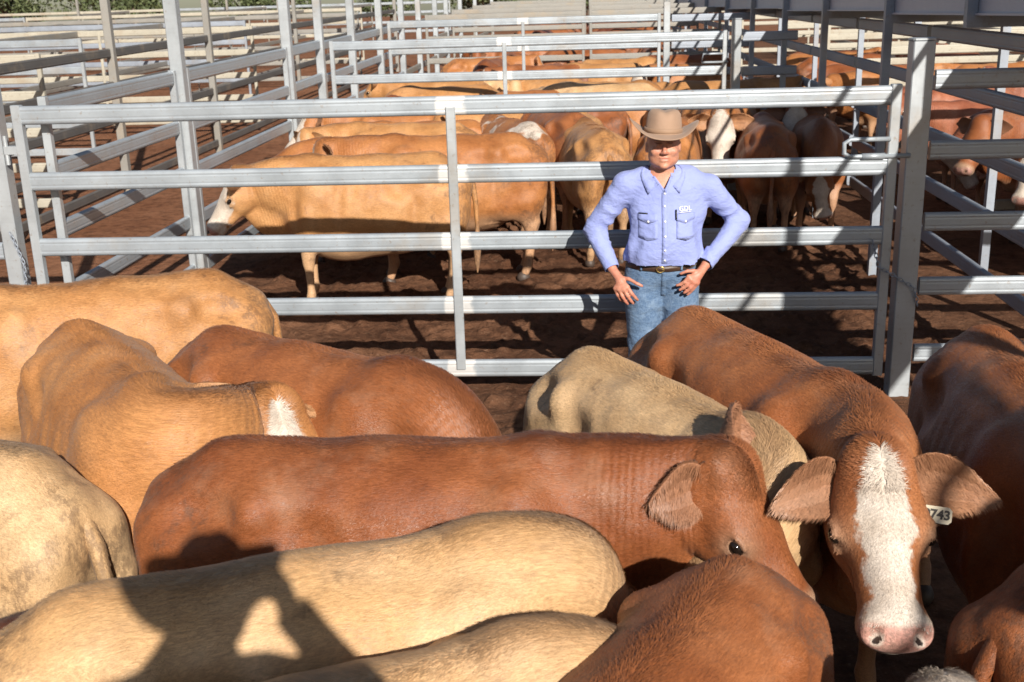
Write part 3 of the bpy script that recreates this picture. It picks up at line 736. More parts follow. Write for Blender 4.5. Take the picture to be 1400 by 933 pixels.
def stockman():
    root = empty('person', (.41, 6.28, 0), 0, 'man in pale blue shirt, jeans and felt hat standing hands on hips against the gate', 'person')
    J = dict(head=A(.005, -.02, 1.655), neck=A(0, .01, 1.50), chest=A(.03, .02, 1.32), pelvis=A(.0, 0, .93),
             shL=A(-.205, .02, 1.430), shR=A(.265, .03, 1.410), elL=A(-.385, .07, 1.17), elR=A(.455, .10, 1.195), wrL=A(-.285, -.07, .965), wrR=A(.25, -.085, .985),
             hipL=A(-.10, 0, .87), hipR=A(.105, 0, .87), knL=A(-.10, -.02, .48), knR=A(.13, -.03, .48), anL=A(-.11, .02, .09), anR=A(.16, .0, .09))
    hands = {}
    # right hand (image left): fingers down the thigh, thumb hooked to the front
    p = A(-.245, -.115, .915)
    kn = [A(-.270, -.125, .875), A(-.250, -.142, .872), A(-.228, -.150, .877), A(-.210, -.150, .888)]
    fg = [[k+A(.012+.003*i, -.008, -.032), k+A(.026+.004*i, -.002, -.054-.004*(i in (1, 2))), k+A(.038+.004*i, .010, -.070-.006*(i in (1, 2)))] for i, k in enumerate(kn)]
    th = [A(-.245, -.105, .925), A(-.205, -.130, .925), A(-.165, -.150, .905), A(-.140, -.152, .893)]
    hands['L'] = (p, kn, fg, th)
    p = A(.210, -.135, .945)
    kn = [A(.205, -.150, .905), A(.190, -.162, .912), A(.172, -.166, .925), A(.160, -.162, .942)]
    fg = [[k+A(-.020, -.002, -.026), k+A(-.036, .003, -.046+.003*i), k+A(-.048-.003*i, .007, -.058+.004*i)] for i, k in enumerate(kn)]
    th = [A(.22, -.125, .955), A(.185, -.148, .968), A(.150, -.158, .968), A(.122, -.155, .955)]
    hands['R'] = (p, kn, fg, th)
    for sd in 'LR':                                      # full sized hands
        w_ = J['wr'+sd]; sc_ = lambda q: w_+(q-w_)*1.16; p, kn, fg, th = hands[sd]
        hands[sd] = (sc_(p), [sc_(q) for q in kn], [[sc_(q) for q in f_] for f_ in fg], [sc_(q) for q in th])
    body = link('body', person_mesh(J, hands), root)
    (sv, sq), (jv, jq) = clothes(J, None)
    shirt = link('shirt', mesh('shirt', sv, sq, [M_SHIRT]), root)
    jeans = link('jeans', mesh('jeans', jv, jq, [M_JEAN]), root)
    bs = BVHTree.FromPolygons([tuple(v) for v in sv], [tuple(map(int, q)) for q in sq]); bj = BVHTree.FromPolygons([tuple(v) for v in jv], [tuple(map(int, q)) for q in jq])
    def on(name, grid, mat, off=.003, par=shirt, bvh=bs, solid=.002):
        V, Q = grid; V = drape([(x, -.35, z) for x, _, z in V], bvh, off); n = len(V)
        V2 = V+[(x, y+solid+off*.5, z) for x, y, z in V]; Q2 = Q+[[i+n for i in f][::-1] for f in Q]
        from collections import Counter
        ed = Counter(); 
        for f in Q:
            for i in range(len(f)): ed[frozenset((f[i], f[(i+1) % len(f)]))] += 1
        for f in Q:
            for i in range(len(f)):
                a, b = f[i], f[(i+1) % len(f)]
                if ed[frozenset((a, b))] == 1: Q2.append([b, a, a+n, b+n])
        return link(name, mesh(name, V2, Q2, [mat]), par)
    on('placket', patchgrid(-.006, .026, 1.012, 1.405, 2, 26), M_SHIRT, .005)
    for z in (1.40, 1.33, 1.25, 1.17, 1.09, 1.03):
        on('button', ([(.010+.006*cos(a*pi/4), 0, z+.006*sin(a*pi/4)) for a in range(8)], [list(range(8))]), M_WHITE, .0085)
    for s, nm in ((-1, 'chest_pocket'), (1, 'chest_pocket')):
        cx = .012+s*.105+.01
        def shp(x, z, u, v): return x, z-(.014 if v == 0 else 0)*(1-abs(2*u-1))
        on(nm, patchgrid(cx-.052, cx+.052, 1.155, 1.275, 6, 8, shp), M_SHIRT, .0045)
        def flp(x, z, u, v): return x, z-(.020 if v == 0 else 0)*(1-abs(2*u-1))
        f = on('pocket_flap', patchgrid(cx-.054, cx+.054, 1.255, 1.290, 6, 3, flp), M_SHIRT, .0085)
        on('button', ([(cx+.006*cos(a*pi/4), 0, 1.247+.006*sin(a*pi/4)) for a in range(8)], [list(range(8))]), M_WHITE, .012)
    on('phone_top', patchgrid(-.135, -.085, 1.286, 1.293, 3, 1), M_BLACK, .010)
    on('pen', patchgrid(.070, .077, 1.262, 1.312, 1, 4), M_BLACK, .016)
    # collar: two leaves standing round the neck and folding down onto the shirt
    for s in (-1, 1):
        n = J['neck']; rows = []
        for i in range(13):
            t = i/12; a = pi/2-s*t*2.86
            cz = .042-.095*t**1.7; R1 = .076+.006*t
            c = A(R1*cos(a)+.006*t, (R1+.016)*sin(a)+.004, cz)+n
            w = .040+.034*t**4; out = A(cos(a), sin(a), 0)
            if t > .6: q = (t-.6)/.4; out = out*(1-q)+A(s*.95, -.30, 0)*q; out /= np.linalg.norm(out)
            dn = A(0, 0, -1.)
            rows.append([c+out*.002+dn*.035, c, c+out*.010+A(0, 0, .003), c+out*(.012+w*.40)+dn*w*.35, c+out*(.014+w*.72)+dn*w*.72])
        V = [p for r in rows for p in r]; W = []
        for k_, p in enumerate(V):
            if k_ % 5 >= 3:
                hh = bs.ray_cast(Vector(p)+Vector((0, -.3, .12)), Vector((0, .3, -.12)), 1.)
                if hh[0] is not None and hh[0].y < p[1]+.004: p = np.array(hh[0])+A(0, -.006, .003)
            W.append(p)
        Q = [[i*5+j, i*5+j+1, i*5+j+6, i*5+j+5] for i in range(12) for j in range(4)]
        o = link('collar', mesh('collar', W, Q, [M_SHIRT]), shirt)
        md = o.modifiers.new('s', 'SOLIDIFY'); md.thickness = .0025
    n = J['neck']; bk_ = BVHTree.FromPolygons([tuple(v.co) for v in body.data.vertices], [tuple(p.vertices) for p in body.data.polygons])
    for s in (-1, 1):                                   # turned edge of the open neck
        pts = []
        for t in np.linspace(0, 1, 7):
            x = n[0]+s*.050*(1-t)+.010*t; z = n[2]-.012-.082*t; ys = [h_[0].y for h_ in (b_.ray_cast(Vector((x, -.5, z)), Vector((0, 1, 0)), 1.) for b_ in (bs, bk_)) if h_[0] is not None]
            pts.append((x, (min(ys) if ys else -.1)-.001, z))
        link('neckline', mesh('neckline', *tube(pts, .0075, 8), [M_SHIRT]), shirt)
    # logo: three letters with a line of small lettering under them, in white stitching
    def text(s, size, x, z, name):
        cu = bpy.data.curves.new(name, 'FONT'); cu.body = s; cu.size = size; cu.extrude = 0; cu.offset = size*.012; cu.align_x = 'CENTER'; cu.fill_mode = 'FRONT'
        ob = bpy.data.objects.new(name, cu); COL.objects.link(ob); me = bpy.data.meshes.new_from_object(ob.evaluated_get(bpy.context.evaluated_depsgraph_get())) if False else ob.to_mesh().copy()
        V = [(v.co.x+x, -.35, v.co.y+z) for v in me.vertices]; Q = [list(p_.vertices) for p_ in me.polygons]
        bpy.data.objects.remove(ob, do_unlink=True)
        V = drape(V, bs, .0095); return link(name, mesh(name, V, Q, [M_WHITE], False), shirt)
    text('GDL', .036, .125, 1.302, 'logo'); text('GRANT DANIEL LONG', .0075, .125, 1.2945, 'logo_lettering') if False else on('logo_underline', patchgrid(.090, .160, 1.2935, 1.2955, 8, 1), M_WHITE, .0095)
    # belt with buckle, belt loops, fly
    cx = (J['pelvis'])[0]; prof = []
    V = []; Q = []; nb = 64
    for j in range(nb):
        a = 2*pi*j/nb; dx, dy = cos(a), sin(a)
        hh = bj.ray_cast(Vector((cx+dx*.5, dy*.5, .985)), Vector((-dx, -dy, 0)), .6); r = .5-hh[3] if hh[0] is not None else .18
        r = max(r, .12)+.007; r2 = r+.006
        for rr, z in ((r, .968), (r2, .969), (r2, 1.003), (r, 1.004)): V.append((cx+dx*rr, dy*rr, z-.006*dy*-1*0-.012*(dy < 0)*abs(dy)))
    for j in range(nb):
        for k in range(4): a0, b0 = j*4+k, j*4+(k+1) % 4; c0, d0 = ((j+1) % nb)*4+(k+1) % 4, ((j+1) % nb)*4+k; Q.append([a0, b0, c0, d0])
    belt = link('belt', mesh('belt', V, Q, [M_LEATHER]), root); bb = BVHTree.FromPolygons([tuple(v) for v in V], Q)
    bk = bb.ray_cast(Vector((-.012, -.5, .972)), Vector((0, 1, 0)), 1)[0]; by = (bk.y if bk else -.14)-.004
    ring = [(-.012+.022*cos(a), by, .973+.017*sin(a)) for a in np.linspace(0, 2*pi, 17)]
    link('buckle', mesh('buckle', *joinm([tube(ring, .0028, 6, False), tube([(-.012, by, .973), (.01, by-.002, .973)], .002, 6)]), [M_BRASS]), belt)
    for x in (-.12, .11): on('belt_loop', patchgrid(x-.006, x+.006, .962, .986, 1, 3), M_JEAN, .008, jeans, bb, .004)
    on('fly', patchgrid(-.004, .024, .80, .955, 2, 10), M_JEAN, .003, jeans, bj)
    for sd in 'LR':
        a = J['an'+sd]; F = Field(axis((a[0]-.09, a[0]+.09, .009)), axis((a[1]-.26, a[1]+.12, .009)), axis((-.01, .20, .009)))
        F.cone(a+[0, .01, .08], a+[0, .012, -.03], .052, .048, .02); F.cone(a+[0, .03, -.045], a+[0, -.14, -.055], .042, .036, .03)
        V, Q = F.mesh(1); V[:, 2] = np.maximum(V[:, 2], .002); link('boot', mesh('boot', V, Q, [M_BOOT]), root)
    hat_parts(root, J['head']+A(.0, .010, .068), .02, .05)
    return root

def photographer():
    """the person taking the picture: their shadow falls over the cattle in front"""
    root = empty('person', (.02, -.33, .90), 0, 'photographer in a broad hat raising both hands to the face on the walkway', 'person')
    s = -1     # faces +y
    def T(x, y, z): return A(-x, -y, z)
    J = dict(head=A(0, .0, 1.60), neck=A(0, .04, 1.46), chest=A(0, .07, 1.29), pelvis=A(0, .08, .93), shL=A(-.20, .05, 1.39), shR=A(.20, .05, 1.39),
             elL=A(-.38, -.02, 1.20), elR=A(.29, -.08, 1.18), wrL=A(-.17, -.13, 1.50), wrR=A(.06, -.15, 1.44),
             hipL=A(-.10, .08, .87), hipR=A(.10, .08, .87), knL=A(-.12, .06, .48), knR=A(.12, .06, .48), anL=A(-.13, .09, .09), anR=A(.13, .09, .09))
    hands = {}
    for sd, q in (('L', -1), ('R', 1)):
        w = J['wr'+sd]; p = w+A(-q*.015, -.01, .05); kn = [p+A(-q*.01, -.02, -.01+.018*i) for i in range(4)]
        fg = [[k+A(-q*.01, -.028, .004), k+A(-q*.03, -.034, .004), k+A(-q*.045, -.028, .002)] for k in kn]
        hands[sd] = (p, kn, fg, [p, p+A(-q*.02, .01, -.01), p+A(-q*.045, .012, -.008), p+A(-q*.06, .008, -.006)])
    hold = empty('pose', (0, 0, 0)); bpy.data.objects.remove(hold)
    body = link('body', person_mesh(J, hands), root)
    (sv, sq), (jv, jq) = clothes(J, None); link('shirt', mesh('shirt', sv, sq, [M_SHIRT]), root); link('jeans', mesh('jeans', jv, jq, [M_JEAN]), root)
    for sd in 'LR':
        a = J['an'+sd]; F = Field(axis((a[0]-.09, a[0]+.09, .01)), axis((a[1]-.26, a[1]+.12, .01)), axis((-.01, .20, .01)))
        F.cone(a+[0, .01, .08], a+[0, .012, -.03], .052, .048, .02); F.cone(a+[0, .03, -.045], a+[0, -.14, -.055], .042, .036, .03)
        V, Q = F.mesh(1); V[:, 2] = np.maximum(V[:, 2], .002); link('boot', mesh('boot', V, Q, [M_BOOT]), root)
    hat_parts(root, J['head']+A(0, .0, .055), 0)
    root.rotation_euler = (0, 0, pi+.25)
    return root
# ------------------------------------------------------------------ ground and sky surroundings
def G(y): return max(0., .024*(y-6.7)) if y < 60 else .024*53.3+.004*(y-60)
def gmat():
    t = NT('yard_dirt'); geo = t.n('ShaderNodeNewGeometry').outputs['Position']
    a = t.noise(geo, .8, 4, .6); b = t.noise(geo, 9, 6, .68); c_ = t.noise(geo, 34, 5, .7); big = t.noise(geo, .12, 2)
    vo = t.n('ShaderNodeTexVoronoi', feature='F1', i={'Scale': 9., 'Randomness': 1.}); t.set(vo.inputs['Vector'], t.n('ShaderNodeVectorMath', operation='ADD', i={0: geo, 1: t.n('ShaderNodeVectorMath', operation='SCALE', i={0: t.noise(geo, 7, 2, out=1), 'Scale': .12}).outputs[0]}).outputs[0])
    hoof = t.ramp(vo.outputs['Distance'], .02, .07)
    x = t.n('ShaderNodeSeparateXYZ', i={0: geo})
    inpen = t.math('MULTIPLY', t.ramp(x.outputs[0], -3.9, -3.2), t.ramp(x.outputs[1], 60, 40))
    dark = t.mix(t.ramp(a, .35, .65), (.105, .047, .025), (.20, .098, .054)); red = t.mix(t.ramp(a, .3, .7), (.22, .092, .045), (.31, .145, .078))
    c = t.mix(inpen, red, dark); c = t.mix(t.ramp(b, .42, .7), c, t.mix(1., c, (.45, .42, .4), 'MULTIPLY')); c = t.mix(t.ramp(c_, .55, .72, 0, .6), c, t.mix(.5, c, (.40, .27, .18)))
    h = t.math('ADD', t.math('MULTIPLY', b, .7), t.math('ADD', t.math('MULTIPLY', c_, .25), t.math('MULTIPLY', hoof, .25)))
    t.p(Base_Color=c, Roughness=.95, Normal=t.bump(h, .9, .07)); t.set(t.b.inputs['Specular IOR Level'], .15); return t.m
def build_ground():
    xs = axis((-150, -12, 6), (-12, 8, .5), (8, 150, 6)); ys = axis((-30, -2, 4), (-2, 6, .5), (6, 16, .25), (16, 60, 2), (60, 400, 17))
    # near the gate the trampled surface gets real lumps
    X, Y = np.meshgrid(xs, ys); Z = np.vectorize(G)(Y)
    V = np.stack([X.ravel(), Y.ravel(), Z.ravel()], 1); nx = len(xs)
    Q = np.array([[j*nx+i, j*nx+i+1, (j+1)*nx+i+1, (j+1)*nx+i] for j in range(len(ys)-1) for i in range(nx-1)])
    o = link('ground', mesh('ground', V, Q, [M_DIRT])); tag(o, kind='structure')
    xs = np.arange(-3.3, 2.75, .03); ys = np.arange(5.2, 12.5, .03); X, Y = np.meshgrid(xs, ys); P = np.stack([X.ravel(), Y.ravel(), 0*X.ravel()], 1)
    z = .032*vnoise(P, 5, 31)+.030*vnoise(P, 11, 32)+.022*vnoise(P, 21, 33); edge = np.minimum.reduce([P[:, 0]+3.3, 2.7-P[:, 0], P[:, 1]-5.2, 12.5-P[:, 1]])
    P[:, 2] = np.vectorize(G)(P[:, 1])+.012+np.maximum(z, -.012)*np.clip(edge*4, 0, 1)+.008; nx = len(xs)
    jj, ii = np.meshgrid(np.arange(len(ys)-1), np.arange(nx-1), indexing='ij'); k = (jj*nx+ii).ravel(); Q = np.stack([k, k+1, k+nx+1, k+nx], 1)
    o = link('trampled_ground', mesh('trampled_ground', P, Q, [M_DIRT])); tag(o, kind='structure')
M_DIRT = gmat()

def steel_mat(name, col, rust=.0, rough=.42, metal=.35, weld=False):
    t = NT(name); tc = t.n('ShaderNodeTexCoord').outputs['Object']; geo = t.n('ShaderNodeNewGeometry').outputs['Position']
    a = t.noise(geo, 3, 4, .6); sp = t.noise(geo, 30, 4, .7); vo = t.n('ShaderNodeTexVoronoi', i={'Scale': 60., 'Vector': geo}).outputs['Color']
    st = t.noise(t.mp(tc, (1.2, 60, 60)), 1, 3)
    c = t.mix(t.ramp(a, .3, .7), tuple(x*.84 for x in col), col); c = t.mix(t.math('MULTIPLY', vo, .12), c, tuple(min(1, x*1.2) for x in col))
    c = t.mix(t.ramp(st, .5, .75, 0, .18), c, tuple(x*.62 for x in col))
    c = t.mix(t.ramp(sp, .58, .72, 0, .6+rust), c, (.24, .17, .11)); c = t.mix(t.ramp(t.noise(geo, 1.3, 5, .7), .52, .68, 0, .38+rust), c, (.34, .27, .19))
    if weld:
        x = t.n('ShaderNodeSeparateXYZ', i={0: tc}).outputs[0]; d = t.math('ABSOLUTE', x); d = t.math('ADD', d, t.math('MULTIPLY', t.math('SUBTRACT', t.noise(tc, 18, 3), .5), .05))
        c = t.mix(t.ramp(d, .075, .10, .85, 0), c, (.74, .73, .71))
    t.p(Base_Color=c, Roughness=t.ramp(a, .3, .7, rough-.06, rough+.12), Metallic=metal, Normal=t.bump(sp, .12, .003)); return t.m
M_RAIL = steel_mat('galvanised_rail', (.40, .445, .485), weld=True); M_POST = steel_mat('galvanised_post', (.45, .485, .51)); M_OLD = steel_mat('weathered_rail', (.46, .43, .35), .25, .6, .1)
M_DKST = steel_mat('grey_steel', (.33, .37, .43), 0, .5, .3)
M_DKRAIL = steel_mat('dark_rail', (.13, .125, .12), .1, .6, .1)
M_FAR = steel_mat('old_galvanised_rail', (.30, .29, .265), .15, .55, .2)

_rc = {}
def rail_me(L, h=.115, d=.045, mat=None, x0=None, groove=True):
    """oval cattle rail along local x, from x0 to x0+L"""
    key = (round(L, 3), h, d, mat.name, None if x0 is None else round(x0, 3))
    if key in _rc: return _rc[key]
    if x0 is None: x0 = 0
    pr = []; r = d*.48
    for cx, cz, a0 in ((1, 1, 0), (-1, 1, 90), (-1, -1, 180), (1, -1, 270)):
        for k in range(5):
            a = rad(a0+k*22.5); pr.append((cx*(d/2-r)+r*cos(a), cz*(h/2-r)+r*sin(a)))
        if groove and a0 in (90, 270):                    # rolled grooves along the flat side
            sx = -1 if a0 == 90 else 1; q = [(.30, 0), (.22, -.0012), (.14, 0), (-.14, 0), (-.22, -.0012), (-.30, 0)]
            for zz, dp in (q if a0 == 90 else q[::-1]): pr.append((sx*(d/2+dp), zz*h))
    n = len(pr); ss = 2; V = [(x0+L*s/(ss-1), y, z) for s in range(ss) for y, z in pr]; Q = [[j, (j+1) % n, n+(j+1) % n, n+j] for j in range(n)]+[list(range(n))[::-1], list(range(n, 2*n))]
    me = mesh('rail', V, Q, [mat], False); _rc[key] = me; return me
def post_me(w, d, h, mat, cap=True, bev=.006):
    key = ('p', w, d, round(h, 3), mat.name)
    if key in _rc: return _rc[key]
    b = bev; pr = [(-w/2+b, -d/2), (w/2-b, -d/2), (w/2, -d/2+b), (w/2, d/2-b), (w/2-b, d/2), (-w/2+b, d/2), (-w/2, d/2-b), (-w/2, -d/2+b)]; n = 8
    V = [(x, y, 0) for x, y in pr]+[(x, y, h) for x, y in pr]+[(x*.86, y*.86, h+.004) for x, y in pr]
    Q = [[j, (j+1) % n, n+(j+1) % n, n+j] for j in range(n)]+[[n+j, n+(j+1) % n, 2*n+(j+1) % n, 2*n+j] for j in range(n)]+[list(range(2*n, 3*n)), list(range(n))[::-1]]
    me = mesh('post', V, Q, [mat], False); _rc[key] = me; return me
def place(name, me, parent, loc, rz_=0, tilt=0):
    o = link(name, me, parent); o.location = loc; o.rotation_euler = (0, tilt, rz_); return o

RZ = (1.87, 1.46, 1.04, .63, .21)
def panel(label, p0, p1, zs=RZ, stiles=(0., .5, 1.), name='steel_gate', cat='gate', mat=None, dz0=0., dz1=None, group=None, sw=.052, top=.06, h=.115):
    """a gate or fence panel between two ground points: oval rails welded to upright stiles"""
    mat = mat or M_RAIL; p0 = A(*p0, 0); p1 = A(*p1, 0); L = np.linalg.norm(p1-p0); ang = math.atan2(p1[1]-p0[1], p1[0]-p0[0])
    dz1 = dz0 if dz1 is None else dz1; tl = -math.atan2(dz1-dz0, L)
    r = empty(name, (p0[0], p0[1], dz0), ang, label, cat, group)
    for z in zs:
        mids = [q for q in stiles if .3 < q < .7]; c = mids[0]*L if mids else -.3
        o = place('rail', rail_me(L-.04, h=h, mat=mat, x0=.02-c), r, (c, 0, z+(dz1-dz0)*c/L), 0, tl)
    for s in stiles:
        mid = 0 < s < 1; d = .012 if mid else .055
        o = place('stile', post_me(sw, d, zs[0]-zs[-1]+(top*2 if not mid else -.01), M_POST if mat is M_RAIL else mat), r, (s*L, -(.030 if mid else 0), zs[-1]-(top if not mid else -.0)+(dz1-dz0)*s))
    return r
def post(x, y, h, label, w=.10, z0=None, mat=None, group=None, cap=True):
    z0 = G(y)-.05 if z0 is None else z0
    if not cap:
        o = link('fence_post', post_me(w, w, h-z0+0, mat or M_POST)); o.location = (x, y, z0); tag(o, label, 'post', group); return o
    r = empty('fence_post', (x, y, z0), 0, label, 'post', group)
    place('post_shaft', post_me(w, w, h-z0, mat or M_POST), r, (0, 0, 0)); place('post_cap', post_me(w+.008, w+.008, .010, mat or M_POST, bev=.012), r, (0, 0, h-z0+.006)); return r

def chain(label, pts, r=.006, name='chain'):
    pts = [A(*p) for p in pts]; P = [];
    for a, b in zip(pts[:-1], pts[1:]):
        n = max(1, int(np.linalg.norm(b-a)/.026)); P += [a+(b-a)*i/n for i in range(n)]
    P.append(pts[-1]); parts = []
    for i in range(len(P)-1):
        c = (P[i]+P[i+1])/2; u = P[i+1]-P[i]; u /= np.linalg.norm(u)+1e-9; w = np.cross(u, A(0, 1, .1)) if i % 2 else A(0, 1, 0); w = w-u*(w@u); w /= np.linalg.norm(w)
        ring = [c+u*.019*cos(a)+w*.010*sin(a) for a in np.linspace(0, 2*pi, 11)]; parts.append(tube(ring, .0032, 5, False))
    o = link(name, mesh(name, *joinm(parts), [M_DKST])); tag(o, label, 'chain'); return o

def build_yard():
    # the gate the man leans on
    g = panel('big five rail galvanised gate right behind the man, across the front pen', (-3.53, 6.69), (1.79, 6.69), stiles=(0., .5075, 1.), sw=.06)
    # latch on the gate's right end and hinges on its left end
    lt = [(5.32-.02, -.03, 1.62), (5.32-.25, -.03, 1.62), (5.32-.285, -.03, 1.60), (5.32-.285, -.03, 1.54), (5.32-.25, -.03, 1.52), (5.32+.10, -.03, 1.52)]
    place('latch', mesh('latch', *joinm([tube(lt, .014, 8), tube([(5.14, -.03, 1.52), (5.27, -.03, 1.52)], .019, 8)]), [M_RAIL]), g, (0, 0, 0))
    for z in (1.66, .42):
        place('hinge', mesh('hinge', *joinm([box(-.06, 0, z, .10, .05, .05), tube([(-.10, -.01, z-.09), (-.10, -.01, z+.09)], .014, 8)]), [M_POST], False), g, (0, 0, 0))
    post(-3.70, 6.72, 2.6, 'tall hinge post left of the big front gate', .10)
    post(1.93, 6.73, 2.17, 'thick square latch post with flat cap, right of the big front gate', .125)
    chain('rusty chain hanging at the hinge end of the big front gate', [(-3.66, 6.62, 1.15), (-3.60, 6.62, .95), (-3.62, 6.62, .72), (-3.58, 6.62, .55)])
    chain('dark chain looped between the big gate and the thick latch post', [(1.70, 6.64, 1.02), (1.74, 6.62, .86), (1.84, 6.62, .80), (1.97, 6.64, .72), (2.0, 6.66, .60)])
    panel('shaded fence panel right of the thick latch post', (2.0, 6.73), (5.6, 6.73), (1.95, 1.54, 1.11, .71, .28), (1.,), 'rail_fence', 'fence')
    panel('fence panel running left from the hinge post of the big front gate', (-3.76, 6.74), (-7.4, 6.74), (1.84, 1.43, 1.01, .60, .2), (1.,), 'rail_fence', 'fence')
    # left side of the second pen
    panel('left side gate of the second pen, nearest the big front gate', (-3.42, 6.82), (-3.40, 9.02), (1.91, 1.51, 1.13, .72, .3), (0, 1.), 'steel_gate', 'gate', dz0=0, dz1=.05)
    panel('left side fence of the second pen, between its two tall posts', (-3.36, 9.22), (-3.34, 12.3), (1.91, 1.51, 1.13, .72, .3), (0, 1.), 'rail_fence', 'fence', dz0=.06, dz1=.13)
    post(-3.38, 9.12, 3.0, 'tall pale post on the left side of the second pen, nearer one', .105); post(-3.48, 9.35, 3.0, 'slim grey post close behind the nearer tall pale post', .07)
    post(-3.34, 12.42, 3.1, 'tall pale post on the left side of the second pen, farther one', .105); post(-3.36, 14.05, 3.1, 'tall post where the back gate of the second pen hangs', .10)
    panel('left side fence of the second pen, last stretch before the back gate', (-3.34, 12.5), (-3.36, 14.0), (1.91, 1.51, 1.13, .72, .3), (), 'rail_fence', 'fence', dz0=.14, dz1=.175)
    # back gate of the second pen, then the next rows
    g2 = panel('bright five rail gate closing the back of the second pen', (-3.2, 14.0), (1.66, 14.0), stiles=(0., .445, 1.), dz0=.19)
    place('latch', mesh('latch', *tube([(4.84, -.03, 1.66), (4.6, -.03, 1.66), (4.58, -.03, 1.56), (4.9, -.03, 1.56)], .013, 8), [M_RAIL]), g2, (0, 0, 0))
    post(1.80, 14.02, 2.24, 'square latch post at the right of the back gate', .11)
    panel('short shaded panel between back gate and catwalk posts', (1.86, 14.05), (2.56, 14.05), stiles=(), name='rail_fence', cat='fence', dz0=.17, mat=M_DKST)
    panel('third row gate with pale rails beyond the back gate', (-3.2, 18.2), (1.12, 18.2), stiles=(0, .5, 1.), dz0=G(18.2)+.12)
    post(1.24, 18.2, 2.5, 'post at the right of the third row gate', .10); 
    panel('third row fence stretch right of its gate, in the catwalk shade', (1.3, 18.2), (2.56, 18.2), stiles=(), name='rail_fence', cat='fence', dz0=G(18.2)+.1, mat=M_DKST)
    nm = {22.5: 'fourth', 27.: 'fifth', 32.: 'sixth', 38.: 'seventh'}
    for y, w in nm.items():
        panel(f'{w} row gate across the middle pens, left half', (-3.2, y), (-.1, y), stiles=(0, 1.), dz0=G(y)+.1, mat=M_FAR); panel(f'{w} row gate across the middle pens, right half', (.05, y), (2.56, y), stiles=(0, 1.), dz0=G(y)+.1, mat=M_FAR)
    prev = 14.1
    for i, (y, w) in enumerate([(16., 'first'), (18.2, 'second'), (20.4, 'third'), (22.5, 'fourth'), (25., 'fifth'), (27., 'sixth'), (30., 'seventh'), (34., 'eighth'), (40., 'ninth')]):
        post(-3.36, y, G(y)+3.0, f'tall post on the left lane fence, {w} beyond the back gate', .10); 
        panel(f'left lane fence stretch ending at the {w} tall post beyond the back gate', (-3.36, prev+.05), (-3.36, y-.05), stiles=(), name='rail_fence', cat='fence', dz0=G(prev)+.02, dz1=G(y)+.02, mat=M_RAIL if y < 21 else M_FAR); prev = y
    # right side of the pens, under the catwalk
    ys = [6.85, 9.5, 12.0, 14.4, 17.2, 20.4, 24., 28., 33., 40.]
    for i in range(len(ys)-1):
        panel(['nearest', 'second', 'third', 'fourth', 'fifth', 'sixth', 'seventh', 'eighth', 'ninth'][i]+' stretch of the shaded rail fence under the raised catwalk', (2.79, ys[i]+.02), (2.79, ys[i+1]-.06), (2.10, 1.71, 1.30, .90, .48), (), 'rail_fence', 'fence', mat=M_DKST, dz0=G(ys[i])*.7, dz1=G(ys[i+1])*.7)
    # raised catwalk: kick boards, deck, handrail posts
    r = empty('catwalk', (2.48, 0, 0), 0, 'raised steel catwalk with punched kick boards above the right hand pens', 'catwalk')
    def bx(name, me, *a): return link(name, me, r)
    segs = [(-3, 1.2), (1.2, 5.4), (5.4, 9.5), (9.5, 14.4), (14.4, 20.4), (20.4, 28), (28, 40)]
    for a, b in segs:
        z = 2.30+G((a+b)/2)*.25
        link('kick_board', mesh('kick_board', *joinm([box(0, (a+b)/2, z+.13, .006, b-a-.01, .27), box(-.012, (a+b)/2, z-.002, .03, b-a-.02, .014)]), [M_KICK], False), r)
        link('kick_board', mesh('kick_board', *joinm([box(.86, (a+b)/2, z+.13, .006, b-a-.01, .27)]), [M_KICK], False), r)
        link('deck', mesh('deck', *joinm([box(.43, (a+b)/2, z+.02, .84, b-a-.02, .03)]), [M_KICK], False), r)
    for y in (-2.9, -.5, 1.2, 3.3, 5.4, 7.5, 9.5, 12., 14.4, 17.2, 20.4, 24, 28, 33, 40):
        z = 2.30+G(y)*.25
        for x in (-.04, .90):
            zb = z-.05 if (x < 0 and y < 9) else 0; link('support_post', mesh('support_post', *box(x, y, (z+1.1+zb)/2, .065, .065, z+1.1-zb), [M_DKST], False), r)
        link('bracket', mesh('bracket', *box(.43, y, z-.05, 1.0, .07, .07), [M_DKST], False), r)
    for x in (-.04, .90):
        for dz in (1.05, .6):
            link('handrail', mesh('handrail', *tube([(x, y, 2.30+G(y)*.25+dz) for y in (-3, 1.2, 5.4, 9.5, 14.4, 20.4, 28, 40)], .022, 8), [M_DKST]), r)
    # pens on the right
    for y, w in ((11.2, 'first'), (15.5, 'second'), (19.3, 'third'), (24., 'fourth'), (30., 'fifth'), (37., 'sixth')):
        panel(f'sunlit cream rail fence across the right hand pens, {w} row', (4.0, y), (12.0, y), stiles=(0, .5, 1.), name='rail_fence', cat='fence', mat=M_OLD, dz0=G(y)+.1)
    panel('long rail fence on the far side of the right hand pens', (7.6, 6.8), (7.6, 40), stiles=(0, .25, .5, .75, 1), name='rail_fence', cat='fence', mat=M_OLD, dz0=0, dz1=G(40))
    # far left yards: empty pens in full sun
    pv = 8.2
    for i, y in enumerate((11.0, 14.2, 18., 23., 29., 36.)):
        w = ['nearest', 'second', 'third', 'fourth', 'fifth', 'sixth'][i]
        panel(f'{w} stretch of the dark fence left of the empty lane', (-6.12, pv+.05), (-6.12, y-.05), stiles=(), name='rail_fence', cat='fence', mat=M_DKRAIL, dz0=G(pv), dz1=G(y)); 
        post(-6.12, y, G(y)+(2.9 if i != 0 else 2.0), f'post at the far end of the {w} stretch of the dark lane fence', .10, mat=M_FAR); pv = y
